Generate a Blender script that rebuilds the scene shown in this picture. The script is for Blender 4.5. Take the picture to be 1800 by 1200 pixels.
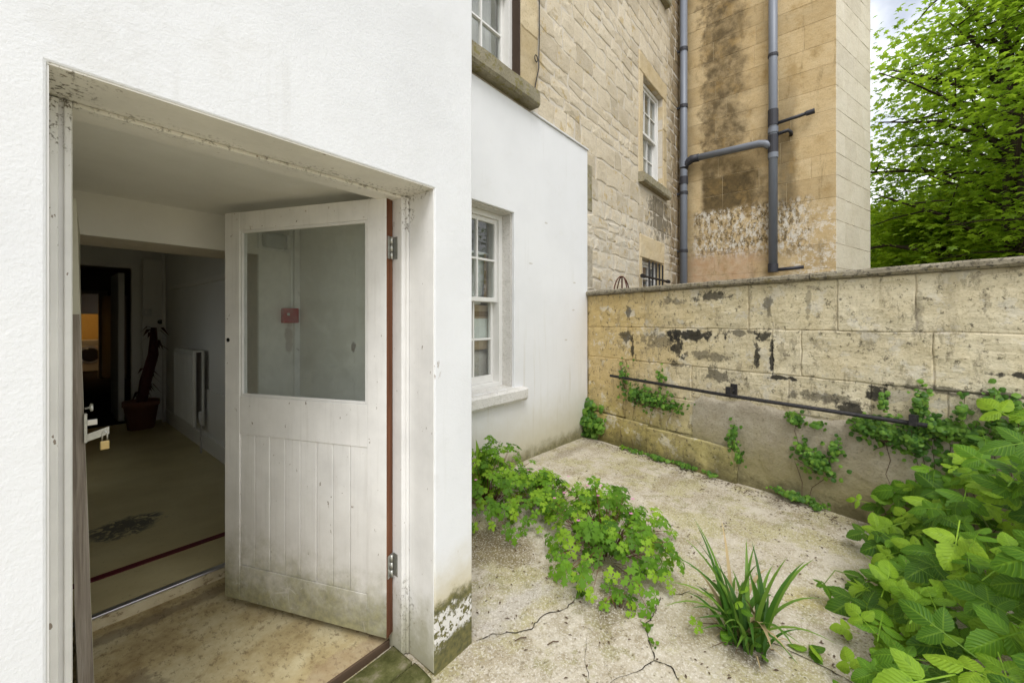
import bpy, bmesh, math, random
from mathutils import Vector, Matrix, noise as mnoise
R = math.radians
random.seed(7)
for o in list(bpy.data.objects): bpy.data.objects.remove(o, do_unlink=True)
SC = bpy.context.scene
COL = SC.collection

# ------------------------------------------------------------------ camera, sky, sun, exposure
# world: X along the white wall (away to the right), Y into the house, Z up, eye at the origin 1.5 m above the yard
FWD = Vector((.773, .635, 0)); RGT = Vector((.635, -.773, 0))
F, CX, HY = 700.0, 900.0, 563.0            # focal length and horizon measured in the 1800 px wide photograph
cam_d = bpy.data.cameras.new('camera'); cam = bpy.data.objects.new('camera', cam_d); COL.objects.link(cam)
cam_d.sensor_width = 36; cam_d.lens = 36 * F / 1800; cam_d.clip_start = .02; cam_d.clip_end = 600
cam_d.shift_y = -(600 - HY) / 1800
cam.rotation_euler = (R(90), 0, math.atan2(FWD.y, FWD.x) - R(90))
SC.camera = cam

SUN_EL, SUN_AZ = R(56), Vector((-.75, -.65, 0)).normalized()      # direction towards the sun
sd = bpy.data.lights.new('sun', 'SUN'); sun = bpy.data.objects.new('sun', sd); COL.objects.link(sun)
sd.energy = 1.5; sd.angle = R(26); sd.color = (1, .985, .965)
to_sun = Vector((SUN_AZ.x * math.cos(SUN_EL), SUN_AZ.y * math.cos(SUN_EL), math.sin(SUN_EL)))
sun.rotation_euler = to_sun.to_track_quat('Z', 'Y').to_euler(); sun.location = (-2, -6, 9)

world = bpy.data.worlds.new('World'); SC.world = world; world.use_nodes = True
wn = world.node_tree; wn.nodes.clear()
w_out = wn.nodes.new('ShaderNodeOutputWorld'); w_bg = wn.nodes.new('ShaderNodeBackground')
w_sky = wn.nodes.new('ShaderNodeTexSky'); w_sky.sky_type = 'NISHITA'; w_sky.sun_disc = False
w_sky.sun_elevation = SUN_EL; w_sky.sun_rotation = math.atan2(SUN_AZ.x, SUN_AZ.y)
w_tc = wn.nodes.new('ShaderNodeTexCoord'); w_no = wn.nodes.new('ShaderNodeTexNoise')
w_no.inputs['Scale'].default_value = 2.6; w_no.inputs['Detail'].default_value = 7; w_no.inputs['Roughness'].default_value = .55
w_r = wn.nodes.new('ShaderNodeValToRGB'); w_r.color_ramp.elements[0].position = .34; w_r.color_ramp.elements[1].position = .52
w_r.color_ramp.elements[0].color = (.25,) * 3 + (1,); w_r.color_ramp.elements[1].color = (.97,) * 3 + (1,)
w_mx = wn.nodes.new('ShaderNodeMix'); w_mx.data_type = 'RGBA'; w_mx.inputs[7].default_value = (11.5, 11.6, 11.8, 1)   # cloud white
wn.links.new(w_tc.outputs['Generated'], w_no.inputs['Vector']); wn.links.new(w_no.outputs['Fac'], w_r.inputs['Fac'])
wn.links.new(w_r.outputs['Color'], w_mx.inputs[0]); wn.links.new(w_sky.outputs['Color'], w_mx.inputs[6])
wn.links.new(w_mx.outputs[2], w_bg.inputs['Color']); w_bg.inputs['Strength'].default_value = .1
wn.links.new(w_bg.outputs[0], w_out.inputs['Surface'])

SC.view_settings.view_transform = 'Standard'; SC.view_settings.look = 'None'
SC.view_settings.gamma = 1; SC.view_settings.exposure = .49; SC.view_settings.use_curve_mapping = False
SC.render.engine = 'CYCLES'
SC.cycles.use_denoising = True; SC.cycles.max_bounces = 8; SC.cycles.diffuse_bounces = 6; SC.cycles.glossy_bounces = 3; SC.cycles.transparent_max_bounces = 10
SC.cycles.use_adaptive_sampling = True; SC.cycles.adaptive_threshold = .02
SC.cycles.sample_clamp_indirect = 4; SC.cycles.caustics_reflective = False; SC.cycles.caustics_refractive = False

# ------------------------------------------------------------------ measuring helpers
def ray(px, py):
    t = (px - CX) / F
    return Vector((FWD.x + RGT.x * t, FWD.y + RGT.y * t, (HY - py) / F))
def on_y(px, py, Y): d = ray(px, py); return d * (Y / d.y)
def on_x(px, py, X): d = ray(px, py); return d * (X / d.x)
def gz(x, y):
    base = -1.5 - .026 * max(0, x - 1.3)
    return base + .012 * mnoise.noise(Vector((x * 1.3, y * 1.3, 0))) + .004 * mnoise.noise(Vector((x * 5, y * 5, 3)))
def on_ground(px, py):
    d = ray(px, py); s = 1.53 / -d.z
    for _ in range(4): s = gz(d.x * s, d.y * s) / d.z
    p = d * s; return Vector((p.x, p.y, gz(p.x, p.y)))
GO = Vector((4.94, 2.70, 0)); GE = Vector((-.264, -.965, 0)); GN = Vector((-.965, .264, 0))   # garden wall: start, run, face normal
def gw(k, z, off=0): return GO + GE * k + GN * off + Vector((0, 0, z))
def gk(px, py=HY):
    d = ray(px, py); s = GO.dot(GN) / d.dot(GN); p = d * s
    return (p - GO).dot(GE), p.z

# ------------------------------------------------------------------ object helpers
def link(o, parent=None):
    COL.objects.link(o)
    if parent is not None: o.parent = parent
    return o
def thing(name, label, cat, loc=(0, 0, 0), group=None):
    o = bpy.data.objects.new(name, None); o.empty_display_size = .1; o.location = loc; link(o)
    o['label'] = label; o['category'] = cat
    if group: o['group'] = group
    return o
def obj(name, me, mat, parent=None, smooth=False, bevel=0, kind=None):
    """links mesh or bmesh, given in world coordinates, under a parent whose only transform is a translation"""
    if isinstance(me, bmesh.types.BMesh):
        m = bpy.data.meshes.new(name); bmesh.ops.recalc_face_normals(me, faces=me.faces); me.to_mesh(m); me.free(); me = m
    if mat and not me.materials: me.materials.append(mat)
    if smooth: me.polygons.foreach_set('use_smooth', [True] * len(me.polygons))
    o = bpy.data.objects.new(name, me); link(o, parent)
    if parent is not None:
        t = Vector(parent.location)
        if parent.parent is not None: t += Vector(parent.parent.location)
        o.location = -t if not parent.get('_local') else (0, 0, 0)
        if parent.type == 'MESH' and not parent.get('_local'): o.location = (0, 0, 0)
    if bevel:
        b = o.modifiers.new('bevel', 'BEVEL'); b.width = bevel; b.segments = 2; b.limit_method = 'ANGLE'; b.angle_limit = R(50)
    if kind: o['kind'] = kind
    return o
def tag(o, label, cat, group=None):
    o['label'] = label; o['category'] = cat
    if group: o['group'] = group
    return o
def struct(name, me, mat, **k): o = obj(name, me, mat, **k); o['kind'] = 'structure'; return o
def box(bm, x0, x1, y0, y1, z0, z1, M=None):
    vs = [bm.verts.new(Vector(p) if M is None else M @ Vector(p)) for p in
          ((x0, y0, z0), (x1, y0, z0), (x1, y1, z0), (x0, y1, z0), (x0, y0, z1), (x1, y0, z1), (x1, y1, z1), (x0, y1, z1))]
    for f in ((3, 2, 1, 0), (4, 5, 6, 7), (0, 1, 5, 4), (1, 2, 6, 5), (2, 3, 7, 6), (3, 0, 4, 7)): bm.faces.new([vs[i] for i in f])
    return vs
def bx(*a, M=None):
    bm = bmesh.new(); box(bm, *a, M=M); return bm
def tube(bm, pts, rad, seg=10, cap=True):
    pts = [Vector(p) for p in pts]; rings = []
    for i, p in enumerate(pts):
        d = (pts[min(i + 1, len(pts) - 1)] - pts[max(i - 1, 0)]).normalized()
        a = d.orthogonal().normalized() if i == 0 else (pa - d * pa.dot(d)).normalized()
        pa = a; b = d.cross(a); r = rad[i] if isinstance(rad, (list, tuple)) else rad
        rings.append([bm.verts.new(p + (a * math.cos(2 * math.pi * j / seg) + b * math.sin(2 * math.pi * j / seg)) * r) for j in range(seg)])
    for q in range(len(rings) - 1):
        for j in range(seg): bm.faces.new((rings[q][j], rings[q][(j + 1) % seg], rings[q + 1][(j + 1) % seg], rings[q + 1][j]))
    if cap: bm.faces.new(rings[0][::-1]); bm.faces.new(rings[-1])
def tb(pts, rad, seg=10):
    bm = bmesh.new(); tube(bm, pts, rad, seg); return bm
def lathe(bm, prof, c=(0, 0, 0), seg=20):
    rings = [[bm.verts.new((c[0] + r * math.cos(2 * math.pi * j / seg), c[1] + r * math.sin(2 * math.pi * j / seg), c[2] + z)) for j in range(seg)] for r, z in prof]
    for q in range(len(rings) - 1):
        for j in range(seg): bm.faces.new((rings[q][j], rings[q][(j + 1) % seg], rings[q + 1][(j + 1) % seg], rings[q + 1][j]))
    bm.faces.new(rings[0][::-1]); bm.faces.new(rings[-1])
def holed(x0, x1, z0, z1, holes, y0, y1):
    """a wall slab in the XZ plane with rectangular holes, one closed mesh"""
    xs = sorted({x0, x1, *[h[0] for h in holes], *[h[1] for h in holes]}); xs = [x for x in xs if x0 <= x <= x1]
    zs = sorted({z0, z1, *[h[2] for h in holes], *[h[3] for h in holes]}); zs = [z for z in zs if z0 <= z <= z1]
    bm = bmesh.new(); V = {}
    def v(i, j, y):
        if (i, j, y) not in V: V[i, j, y] = bm.verts.new((xs[i], y, zs[j]))
        return V[i, j, y]
    def solid(i, j):
        if i < 0 or j < 0 or i >= len(xs) - 1 or j >= len(zs) - 1: return False
        cx, cz = (xs[i] + xs[i + 1]) / 2, (zs[j] + zs[j + 1]) / 2
        return not any(h[0] < cx < h[1] and h[2] < cz < h[3] for h in holes)
    for i in range(len(xs) - 1):
        for j in range(len(zs) - 1):
            if not solid(i, j): continue
            bm.faces.new((v(i, j, y0), v(i + 1, j, y0), v(i + 1, j + 1, y0), v(i, j + 1, y0)))
            bm.faces.new((v(i, j, y1), v(i, j + 1, y1), v(i + 1, j + 1, y1), v(i + 1, j, y1)))
            for di, dj, a, b in ((-1, 0, (i, j), (i, j + 1)), (1, 0, (i + 1, j + 1), (i + 1, j)), (0, -1, (i + 1, j), (i, j)), (0, 1, (i, j + 1), (i + 1, j + 1))):
                if not solid(i + di, j + dj):
                    bm.faces.new((v(*a, y0), v(*b, y0), v(*b, y1), v(*a, y1)))
    return bm
def stone_face(org, ux, uz, un, w, h, depth, edge=.012, rough=.004, cell=.07, jit=.006, seed=0):
    """a dressed block: front grid w x h in the (ux, uz) plane from org, rounded worn edges, sides going back by depth"""
    nx = max(2, min(14, int(w / cell))); nz = max(2, min(8, int(h / cell))); bm = bmesh.new()
    us = [0, edge] + [edge + (w - 2 * edge) * i / nx for i in range(1, nx)] + [w - edge, w]
    vs_ = [0, edge] + [edge + (h - 2 * edge) * i / nz for i in range(1, nz)] + [h - edge, h]
    g = {}
    for i, a in enumerate(us):
        for j, b in enumerate(vs_):
            rim = i in (0, len(us) - 1) or j in (0, len(vs_) - 1)
            p = org + ux * a + uz * b
            n = mnoise.noise(p * 6 + Vector((seed, 0, 0))) * rough * 1.6 + mnoise.noise(p * 17) * rough
            q = p + un * (n if not rim else n - edge * .7) + ux * (mnoise.noise(p * 9) * jit) + uz * (mnoise.noise(p * 9 + Vector((5, 5, 5))) * jit)
            g[i, j] = bm.verts.new(q)
    for i in range(len(us) - 1):
        for j in range(len(vs_) - 1): bm.faces.new((g[i, j], g[i + 1, j], g[i + 1, j + 1], g[i, j + 1]))
    rim = [(i, 0) for i in range(len(us))] + [(len(us) - 1, j) for j in range(1, len(vs_))] + [(i, len(vs_) - 1) for i in range(len(us) - 2, -1, -1)] + [(0, j) for j in range(len(vs_) - 2, 0, -1)]
    back = [bm.verts.new(g[r].co - un * depth) for r in rim]
    for q in range(len(rim)):
        n = (q + 1) % len(rim); bm.faces.new((g[rim[q]], back[q], back[n], g[rim[n]]))
    return bm

# ------------------------------------------------------------------ material helpers
class M:
    def __init__(s, name, rough=.8, spec=.3, metal=0):
        s.mat = bpy.data.materials.new(name); s.mat.use_nodes = True; s.nt = s.mat.node_tree
        s.b = s.nt.nodes['Principled BSDF']; s.out = s.nt.nodes['Material Output']
        s.b.inputs['Roughness'].default_value = rough; s.b.inputs['Specular IOR Level'].default_value = spec; s.b.inputs['Metallic'].default_value = metal
        g = s.nt.nodes.new('ShaderNodeNewGeometry'); s.pos = g.outputs['Position']; s.geo = g; s._oi = None; s._nc = {}
    def lk(s, v, inp):
        if isinstance(v, bpy.types.NodeSocket): s.nt.links.new(v, inp)
        elif isinstance(v, (tuple, list)) and len(v) == 3 and inp.type == 'RGBA': inp.default_value = (*v, 1)
        else: inp.default_value = v
    def scale(s, vec, k):
        n = s.nt.nodes.new('ShaderNodeVectorMath'); n.operation = 'MULTIPLY'; s.lk(vec, n.inputs[0]); n.inputs[1].default_value = k; return n.outputs[0]
    def noise(s, scale, detail=4, rough=.55, vec=None, dist=0):
        key = (scale, detail, rough, dist)
        if vec is None and key in s._nc: return s._nc[key]
        n = s.nt.nodes.new('ShaderNodeTexNoise'); s.lk(s.pos if vec is None else vec, n.inputs['Vector'])
        if vec is None: s._nc[key] = n.outputs['Fac']
        n.inputs['Scale'].default_value = scale; n.inputs['Detail'].default_value = detail; n.inputs['Roughness'].default_value = rough; n.inputs['Distortion'].default_value = dist
        return n.outputs['Fac']
    def vor(s, scale, feature='F1', vec=None, out='Distance'):
        n = s.nt.nodes.new('ShaderNodeTexVoronoi'); n.feature = feature; s.lk(s.pos if vec is None else vec, n.inputs['Vector']); n.inputs['Scale'].default_value = scale; return n.outputs[out]
    def ramp(s, fac, stops):
        n = s.nt.nodes.new('ShaderNodeValToRGB'); s.lk(fac, n.inputs['Fac']); e = n.color_ramp.elements
        while len(e) < len(stops): e.new(.5)
        for q, (p, c) in enumerate(stops): e[q].position = p; e[q].color = (*c, 1) if isinstance(c, tuple) else (c, c, c, 1)
        return n.outputs['Color']
    def step(s, v, a, b):
        n = s.nt.nodes.new('ShaderNodeMapRange'); n.interpolation_type = 'SMOOTHSTEP'; s.lk(v, n.inputs['Value'])
        if a < b: lo, hi, t0, t1 = a, b, 0, 1
        else: lo, hi, t0, t1 = b, a, 1, 0
        n.inputs['From Min'].default_value = lo; n.inputs['From Max'].default_value = hi; n.inputs['To Min'].default_value = t0; n.inputs['To Max'].default_value = t1
        return n.outputs[0]
    def mix(s, fac, a, b, blend='MIX'):
        n = s.nt.nodes.new('ShaderNodeMix'); n.data_type = 'RGBA'; n.blend_type = blend
        s.lk(fac, n.inputs[0]); s.lk(a, n.inputs[6]); s.lk(b, n.inputs[7]); return n.outputs[2]
    def m(s, op, a, b=0.0):
        n = s.nt.nodes.new('ShaderNodeMath'); n.operation = op; s.lk(a, n.inputs[0]); s.lk(b, n.inputs[1]); return n.outputs[0]
    def xyz(s, vec=None):
        n = s.nt.nodes.new('ShaderNodeSeparateXYZ'); s.lk(s.pos if vec is None else vec, n.inputs[0]); return n.outputs
    def rnd(s):
        if s._oi is None: s._oi = s.nt.nodes.new('ShaderNodeObjectInfo').outputs['Random']
        return s._oi
    def blob(s, c, r, amt=.8, nscale=6, soft=.45):
        a = s.nt.nodes.new('ShaderNodeVectorMath'); a.operation = 'SUBTRACT'; s.lk(s.pos, a.inputs[0]); a.inputs[1].default_value = c
        d = s.nt.nodes.new('ShaderNodeVectorMath'); d.operation = 'LENGTH'; s.lk(s.scale(a.outputs[0], tuple(1 / q for q in r)), d.inputs[0])
        n = s.m('MULTIPLY', s.m('SUBTRACT', s.noise(nscale, 5, .65), .5), amt * 2)
        return s.step(s.m('ADD', d.outputs['Value'], n), 1, 1 - soft)
    def bump(s, h, strength, dist=.01):
        n = s.nt.nodes.new('ShaderNodeBump'); s.lk(h, n.inputs['Height']); n.inputs['Strength'].default_value = strength; n.inputs['Distance'].default_value = dist
        old = s.b.inputs['Normal']
        if old.is_linked: s.nt.links.new(old.links[0].from_socket, n.inputs['Normal'])
        s.nt.links.new(n.outputs[0], old); return s
    def col(s, c): s.lk(c, s.b.inputs['Base Color']); return s
    def rough(s, c): s.lk(c, s.b.inputs['Roughness']); return s
def plain(name, c, rough=.6, spec=.3, metal=0, var=.12, nscale=25, bump=.1):
    m = M(name, rough, spec, metal); n = m.noise(nscale, 5, .6)
    m.col(m.mix(n, tuple(x * (1 - var) for x in c), tuple(min(1, x * (1 + var)) for x in c)))
    if bump: m.bump(m.noise(nscale * 4, 3), bump, .004)
    return m.mat

# ---- white rendered outside walls
def white_render(name, pier):
    m = M(name, .85, .2); z = m.xyz()[2]
    c = m.ramp(m.noise(1.4, 6, .6), [(.3, (.69, .697, .71)), (.55, (.75, .758, .772)), (.8, (.725, .73, .735))])
    n = m.noise(9, 6, .7); zz = m.m('ADD', z, m.m('MULTIPLY', m.m('SUBTRACT', n, .5), .22))
    spots = m.step(m.noise(29, 4, .55), .745, .78); c = m.mix(m.m('MULTIPLY', spots, .4), c, (.42, .36, .28))
    c = m.mix(m.m('MULTIPLY', m.step(m.noise(3.3, 5, .7), .58, .7), .22), c, (.60, .59, .56))
    dr = m.noise(11, 4, .6, m.scale(m.pos, (1, 1, .05))); c = m.mix(m.m('MULTIPLY', m.m('MULTIPLY', m.step(dr, .56, .68), m.step(m.noise(1.4, 6, .6), .42, .62)), .30), c, (.54, .53, .50))
    if pier:
        c = m.mix(m.m('MULTIPLY', m.step(zz, -.95, -1.28), .8), c, (.50, .42, .22))
        c = m.mix(m.m('MULTIPLY', m.step(zz, -1.19, -1.24), .92), c, m.ramp(m.noise(40, 4, .6), [(.3, (.045, .05, .018)), (.7, (.17, .155, .045))]))
        fl = m.m('MULTIPLY', m.m('MULTIPLY', m.step(zz, -1.255, -1.275), m.step(zz, -1.41, -1.37)), m.step(m.noise(55, 3, .6), .42, .5))
        c = m.mix(fl, c, (.68, .66, .63))
        mud = m.m('MULTIPLY', m.blob((1.085, 1.34, -.2), (.06, .06, .06), .5, 30), m.step(m.noise(60, 3, .6, m.scale(m.pos, (1, 1, .35))), .52, .58))
        c = m.mix(m.m('MULTIPLY', mud, .7), c, (.22, .15, .09))
    else:
        c = m.mix(.35, c, (.86, .865, .87)); c = m.mix(m.m('MULTIPLY', m.step(zz, -.75, -1.55), .75), c, (.47, .42, .24))
        c = m.mix(m.m('MULTIPLY', m.step(zz, -1.38, -1.56), .85), c, m.ramp(m.noise(30, 4, .6), [(.3, (.07, .07, .03)), (.7, (.25, .22, .09))]))
        st = m.noise(14, 4, .6, m.scale(m.pos, (1, 1, .06)))
        c = m.mix(m.m('MULTIPLY', m.m('MULTIPLY', m.step(st, .56, .72), m.step(z, .6, -1.2)), .4), c, (.55, .51, .40))
        for q, (px, py) in enumerate(((933, 463), (1008, 545), (1010, 497), (995, 597), (960, 392))):
            p = on_y(px, py, 2.70); c = m.mix(m.m('MULTIPLY', m.blob(tuple(p), (.04, .05, .012), 1.0, 30), .5), c, (.42, .37, .28))
    m.col(c)
    m.bump(m.noise(130, 3, .6), .3, .004); m.bump(m.noise(34, 3, .5), .14, .006); m.bump(m.noise(2.2, 3, .5), .25, .03)
    return m.mat
MAT = {}
MAT['render_pier'] = white_render('white_masonry_paint', True)
MAT['render_house'] = white_render('white_masonry_paint_house', False)

# ---- old white gloss paint on the door and its frame
def old_paint(name, base, dirt, door=False):
    m = M(name, .5, .4); z = m.xyz()[2]
    c = m.ramp(m.noise(5, 6, .65), [(.3, tuple(x * .88 for x in base)), (.6, base), (.8, tuple(min(1, x * 1.06) for x in base))])
    g = m.noise(60, 4, .6, m.scale(m.pos, (1, 1, .05))); c = m.mix(m.m('MULTIPLY', m.step(g, .5, .75), .17 if door else .08), c, (.45, .42, .37))
    chips = m.step(m.noise(34, 4, .65, m.scale(m.pos, (1, 1, .6))), .70 - dirt * .02, .72 - dirt * .02)
    c = m.mix(m.m('MULTIPLY', chips, .8), c, (.17, .11, .06))
    ng = m.m('MULTIPLY', m.m('SUBTRACT', m.noise(8, 6, .7), .5), .5); zz = m.m('ADD', z, ng)
    if door:
        c = m.mix(m.m('MULTIPLY', m.step(zz, -.55, -1.25), .4), c, (.46, .42, .35))
        c = m.mix(m.m('MULTIPLY', m.step(zz, -1.05, -1.42), .85), c, m.ramp(m.noise(26, 5, .7), [(.3, (.10, .095, .03)), (.7, (.30, .28, .11))]))
        scr = m.step(m.vor(14, 'DISTANCE_TO_EDGE', m.scale(m.pos, (1, 1, .7))), .03, .012)
        c = m.mix(m.m('MULTIPLY', m.m('MULTIPLY', scr, m.step(zz, -1.05, -1.2)), m.m('MULTIPLY', m.step(m.noise(7, 4, .6), .56, .62), .35)), c, (.66, .64, .58))
        c = m.mix(m.m('MULTIPLY', m.m('MULTIPLY', m.step(z, .3, .54), m.step(m.noise(26, 5, .7), .62, .67)), .75), c, (.30, .22, .12))
    else:
        c = m.mix(m.m('MULTIPLY', m.step(zz, -1.1, -1.5), .75), c, (.24, .22, .09))
        c = m.mix(m.m('MULTIPLY', m.m('MULTIPLY', m.step(z, .2, .56), m.step(m.noise(24, 5, .7), .64, .69)), .75), c, (.16, .115, .06))
    for ctr, rad, k in (((.04, 1.48, .50), (.06, .12, .10), .85), ((.05, 1.40, .555), (.09, .12, .05), .8), ((1.075, 1.49, .47), (.035, .05, .13), .85), ((1.06, 1.42, .555), (.10, .14, .04), .7), ((.3, 1.5, .555), (.25, .05, .03), .6), ((.75, 1.5, .555), (.3, .06, .03), .6), ((1.07, 1.49, -1.3), (.03, .06, .2), .6)):
        c = m.mix(m.m('MULTIPLY', m.m('MULTIPLY', m.blob(ctr, rad, .9, 9), m.step(m.noise(70, 5, .75), .52, .62)), k), c, (.085, .065, .03))
    m.col(c); m.bump(m.noise(45, 4, .6, m.scale(m.pos, (1, 1, .12))), .2, .004); m.bump(m.m('SUBTRACT', 1, chips), .25, .002)
    return m.mat
MAT['door'] = old_paint('old_white_door_paint', (.86, .845, .82), .8, True)
MAT['frame'] = old_paint('old_white_frame_paint', (.83, .82, .80), 1)
MAT['soffit'] = old_paint('old_soffit_paint', (.80, .775, .715), .8)
MAT['sash'] = plain('white_sash_paint', (.74, .73, .70), .45, .4, var=.06, nscale=14)
m = M('brown_bare_wood', .75); m.col(m.ramp(m.noise(30, 5, .6, m.scale(m.pos, (1, 1, .06))), [(.3, (.085, .03, .013)), (.6, (.19, .075, .035)), (.8, (.26, .13, .07))])); m.bump(m.noise(60, 4, .6, m.scale(m.pos, (1, 1, .06))), .4, .004); MAT['brown_wood'] = m.mat
m = M('weathered_grey_wood', .85); g = m.noise(70, 5, .65, m.scale(m.pos, (1, 1, .035)), .3); m.col(m.ramp(g, [(.25, (.08, .06, .045)), (.5, (.27, .23, .19)), (.8, (.47, .43, .38))])); m.bump(g, .6, .006); MAT['grey_wood'] = m.mat
MAT['brown_dark'] = plain('dark_brown_reveal', (.055, .035, .022), .7)
MAT['cream'] = plain('cream_edge_paint', (.52, .50, .40), .5, .3, nscale=9)
# ---- stone
def stain_sum(m, c, items):
    for ctr, rad, colr, k, amt, ns in items: c = m.mix(m.m('MULTIPLY', m.blob(ctr, rad, amt, ns), k), c, colr)
    return c
def stone(name, tones, extra=None, rnd=.5, bump=.45, bed=0):
    m = M(name, .92, .12); r = m.rnd()
    c = m.ramp(m.noise(3.2, 6, .65), [(.28, tones[0]), (.5, tones[1]), (.75, tones[2])])
    v = m.ramp(r, [(0, tuple(x * .62 for x in tones[1])), (.35, tones[1]), (.7, tones[2]), (1, tuple(min(.9, x * 1.12) for x in tones[2]))])
    c = m.mix(rnd, c, v)
    f = m.noise(60, 5, .65); c = m.mix(m.m('MULTIPLY', m.step(f, .52, .66), .5), c, tuple(x * .55 for x in tones[0]))
    pit = m.step(m.vor(26), .16, .05); c = m.mix(m.m('MULTIPLY', m.m('MULTIPLY', pit, m.step(m.noise(5, 3), .5, .62)), .55), c, tuple(x * .3 for x in tones[0]))
    if bed:
        bd = m.noise(4.5, 6, .72, m.scale(m.pos, (1, 1, 7)), .4); c = m.mix(m.m('MULTIPLY', m.step(bd, .5, .72), bed), c, tuple(x * .62 for x in tones[0])); c = m.mix(m.m('MULTIPLY', m.step(bd, .46, .3), bed), c, tuple(min(.8, x * 1.18) for x in tones[2])); m.bump(bd, bump * .6, .012)
    if extra: c = extra(m, c)
    m.col(c); m.bump(f, bump * .5, .008); m.bump(m.noise(13, 5, .6), bump, .02); return m.mat
def rubble_stains(m, c):
    x, y, z = m.xyz()
    c = m.mix(m.m('MULTIPLY', m.m('MULTIPLY', m.step(z, 2.4, 1.6), m.step(m.noise(7, 6, .7), .44, .58)), .6), c, (.60, .57, .50))
    n = m.m('MULTIPLY', m.m('SUBTRACT', m.noise(4, 6, .7), .5), 1.3)
    c = m.mix(m.m('MULTIPLY', m.step(m.m('ADD', x, n), 8.15, 8.9), .8), c, m.ramp(m.noise(20, 5, .7), [(.3, (.05, .038, .02)), (.6, (.24, .16, .07)), (.8, (.36, .27, .14))]))
    c = m.mix(m.m('MULTIPLY', m.blob((7.9, 2.7, 2.0), (.7, .4, .6), 1.3, 9), .7), c, (.09, .075, .05))
    c = m.mix(m.m('MULTIPLY', m.step(m.noise(6, 6, .75), .57, .63), .55), c, (.42, .29, .09))
    return c
MAT['rubble'] = stone('rubble_limestone', ((.48, .40, .275), (.60, .52, .385), (.66, .585, .455)), rubble_stains, .5, .5, .25)
MAT['mortar'] = plain('lime_mortar', (.60, .545, .455), .95, .1, var=.2, nscale=18, bump=.5)
def wing_stains(m, c):
    x, y, z = m.xyz()
    dk = m.ramp(m.noise(9, 5, .7), [(.3, (.035, .026, .014)), (.7, (.15, .105, .045))])
    left = m.step(x, 9.35, 9.3)
    sp = m.noise(15, 7, .78, m.scale(m.pos, (1, 1, .6))); edge = m.m('MULTIPLY', m.m('SUBTRACT', m.noise(3.5, 5, .65), .5), .9)
    ye = m.m('ADD', y, edge)
    # long brown-grey run-off in the middle of the face
    run = m.m('MULTIPLY', m.m('MULTIPLY', m.step(ye, 2.35, 2.15), m.step(ye, 1.25, 1.7)), m.step(z, 2.9, 3.6))
    c = m.mix(m.m('MULTIPLY', m.m('MULTIPLY', run, left), m.ramp(m.noise(5, 6, .7), [(.36, .4), (.6, .95)])), c, (.115, .085, .045))
    # dark sooty rectangle above the old roof line
    rect = m.m('MULTIPLY', m.m('MULTIPLY', m.step(m.m('ADD', y, m.m('MULTIPLY', edge, .25)), 2.32, 2.2), m.step(ye, 1.0, 1.42)), m.m('MULTIPLY', m.step(m.m('ADD', z, m.m('MULTIPLY', edge, .35)), 2.15, 2.36), m.step(m.m('ADD', z, m.m('MULTIPLY', edge, .9)), 3.35, 2.95)))
    c = m.mix(m.m('MULTIPLY', m.m('MULTIPLY', rect, left), .93), c, dk)
    # flaking black, white and pink band under it
    band = m.m('MULTIPLY', m.m('MULTIPLY', m.step(m.m('ADD', z, m.m('MULTIPLY', edge, .4)), 1.15, 1.45), m.step(z, 2.36, 2.25)), m.m('MULTIPLY', m.step(ye, 2.6, 2.3), m.step(ye, .25, .7)))
    band = m.m('MULTIPLY', band, left)
    c = m.mix(m.m('MULTIPLY', band, m.m('MULTIPLY', m.step(sp, .44, .56), .85)), c, dk)
    c = m.mix(m.m('MULTIPLY', band, m.m('MULTIPLY', m.step(m.noise(11, 8, .82, m.scale(m.pos, (1, 1, .55))), .505, .55), .95)), c, (.66, .62, .54))
    pink = m.m('MULTIPLY', m.m('MULTIPLY', m.step(z, 1.55, 1.2), m.step(ye, 1.0, 1.4)), left)
    c = m.mix(m.m('MULTIPLY', pink, .6), c, m.ramp(m.noise(7, 5, .7), [(.35, (.40, .22, .13)), (.6, (.50, .36, .26)), (.75, (.12, .09, .05))]))
    sp2 = m.m('MULTIPLY', m.m('MULTIPLY', m.step(ye, .95, .55), m.step(z, 2.2, 1.9)), m.m('MULTIPLY', left, m.step(m.noise(9, 8, .8), .51, .56)))
    c = m.mix(m.m('MULTIPLY', sp2, .7), c, (.72, .68, .60))
    # brown streak beside the second downpipe and in the corner by the first
    st = m.m('MULTIPLY', m.m('MULTIPLY', m.step(m.m('ADD', y, m.m('MULTIPLY', edge, .25)), 1.0, .85), m.step(m.m('ADD', y, m.m('MULTIPLY', edge, .25)), .55, .72)), m.m('MULTIPLY', m.step(z, 1.9, 2.3), m.step(z, 5.4, 3.0)))
    c = m.mix(m.m('MULTIPLY', m.m('MULTIPLY', st, left), .7), c, dk)
    c = m.mix(m.m('MULTIPLY', m.m('MULTIPLY', m.step(m.m('ADD', y, m.m('MULTIPLY', edge, .25)), 2.35, 2.6), left), .55), c, (.17, .125, .06))
    c = m.mix(m.m('MULTIPLY', m.m('MULTIPLY', left, m.step(m.noise(2.4, 7, .74), .50, .66)), .55), c, (.34, .225, .085))
    c = m.mix(m.m('MULTIPLY', m.m('MULTIPLY', left, m.step(m.noise(5, 7, .75, m.scale(m.pos, (1, 1, .25))), .55, .68)), .5), c, (.19, .135, .06))
    return c
MAT['wing'] = stone('wing_ashlar', ((.48, .345, .165), (.57, .43, .235), (.61, .49, .30)), wing_stains, .4, .35, .3)
MAT['wing_end'] = stone('wing_end_ashlar', ((.60, .53, .40), (.68, .61, .48), (.72, .66, .54)), None, .3, .3, .25)
MAT['wing_joint'] = plain('pale_lime_joint', (.58, .48, .31), .95, .1)
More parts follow.
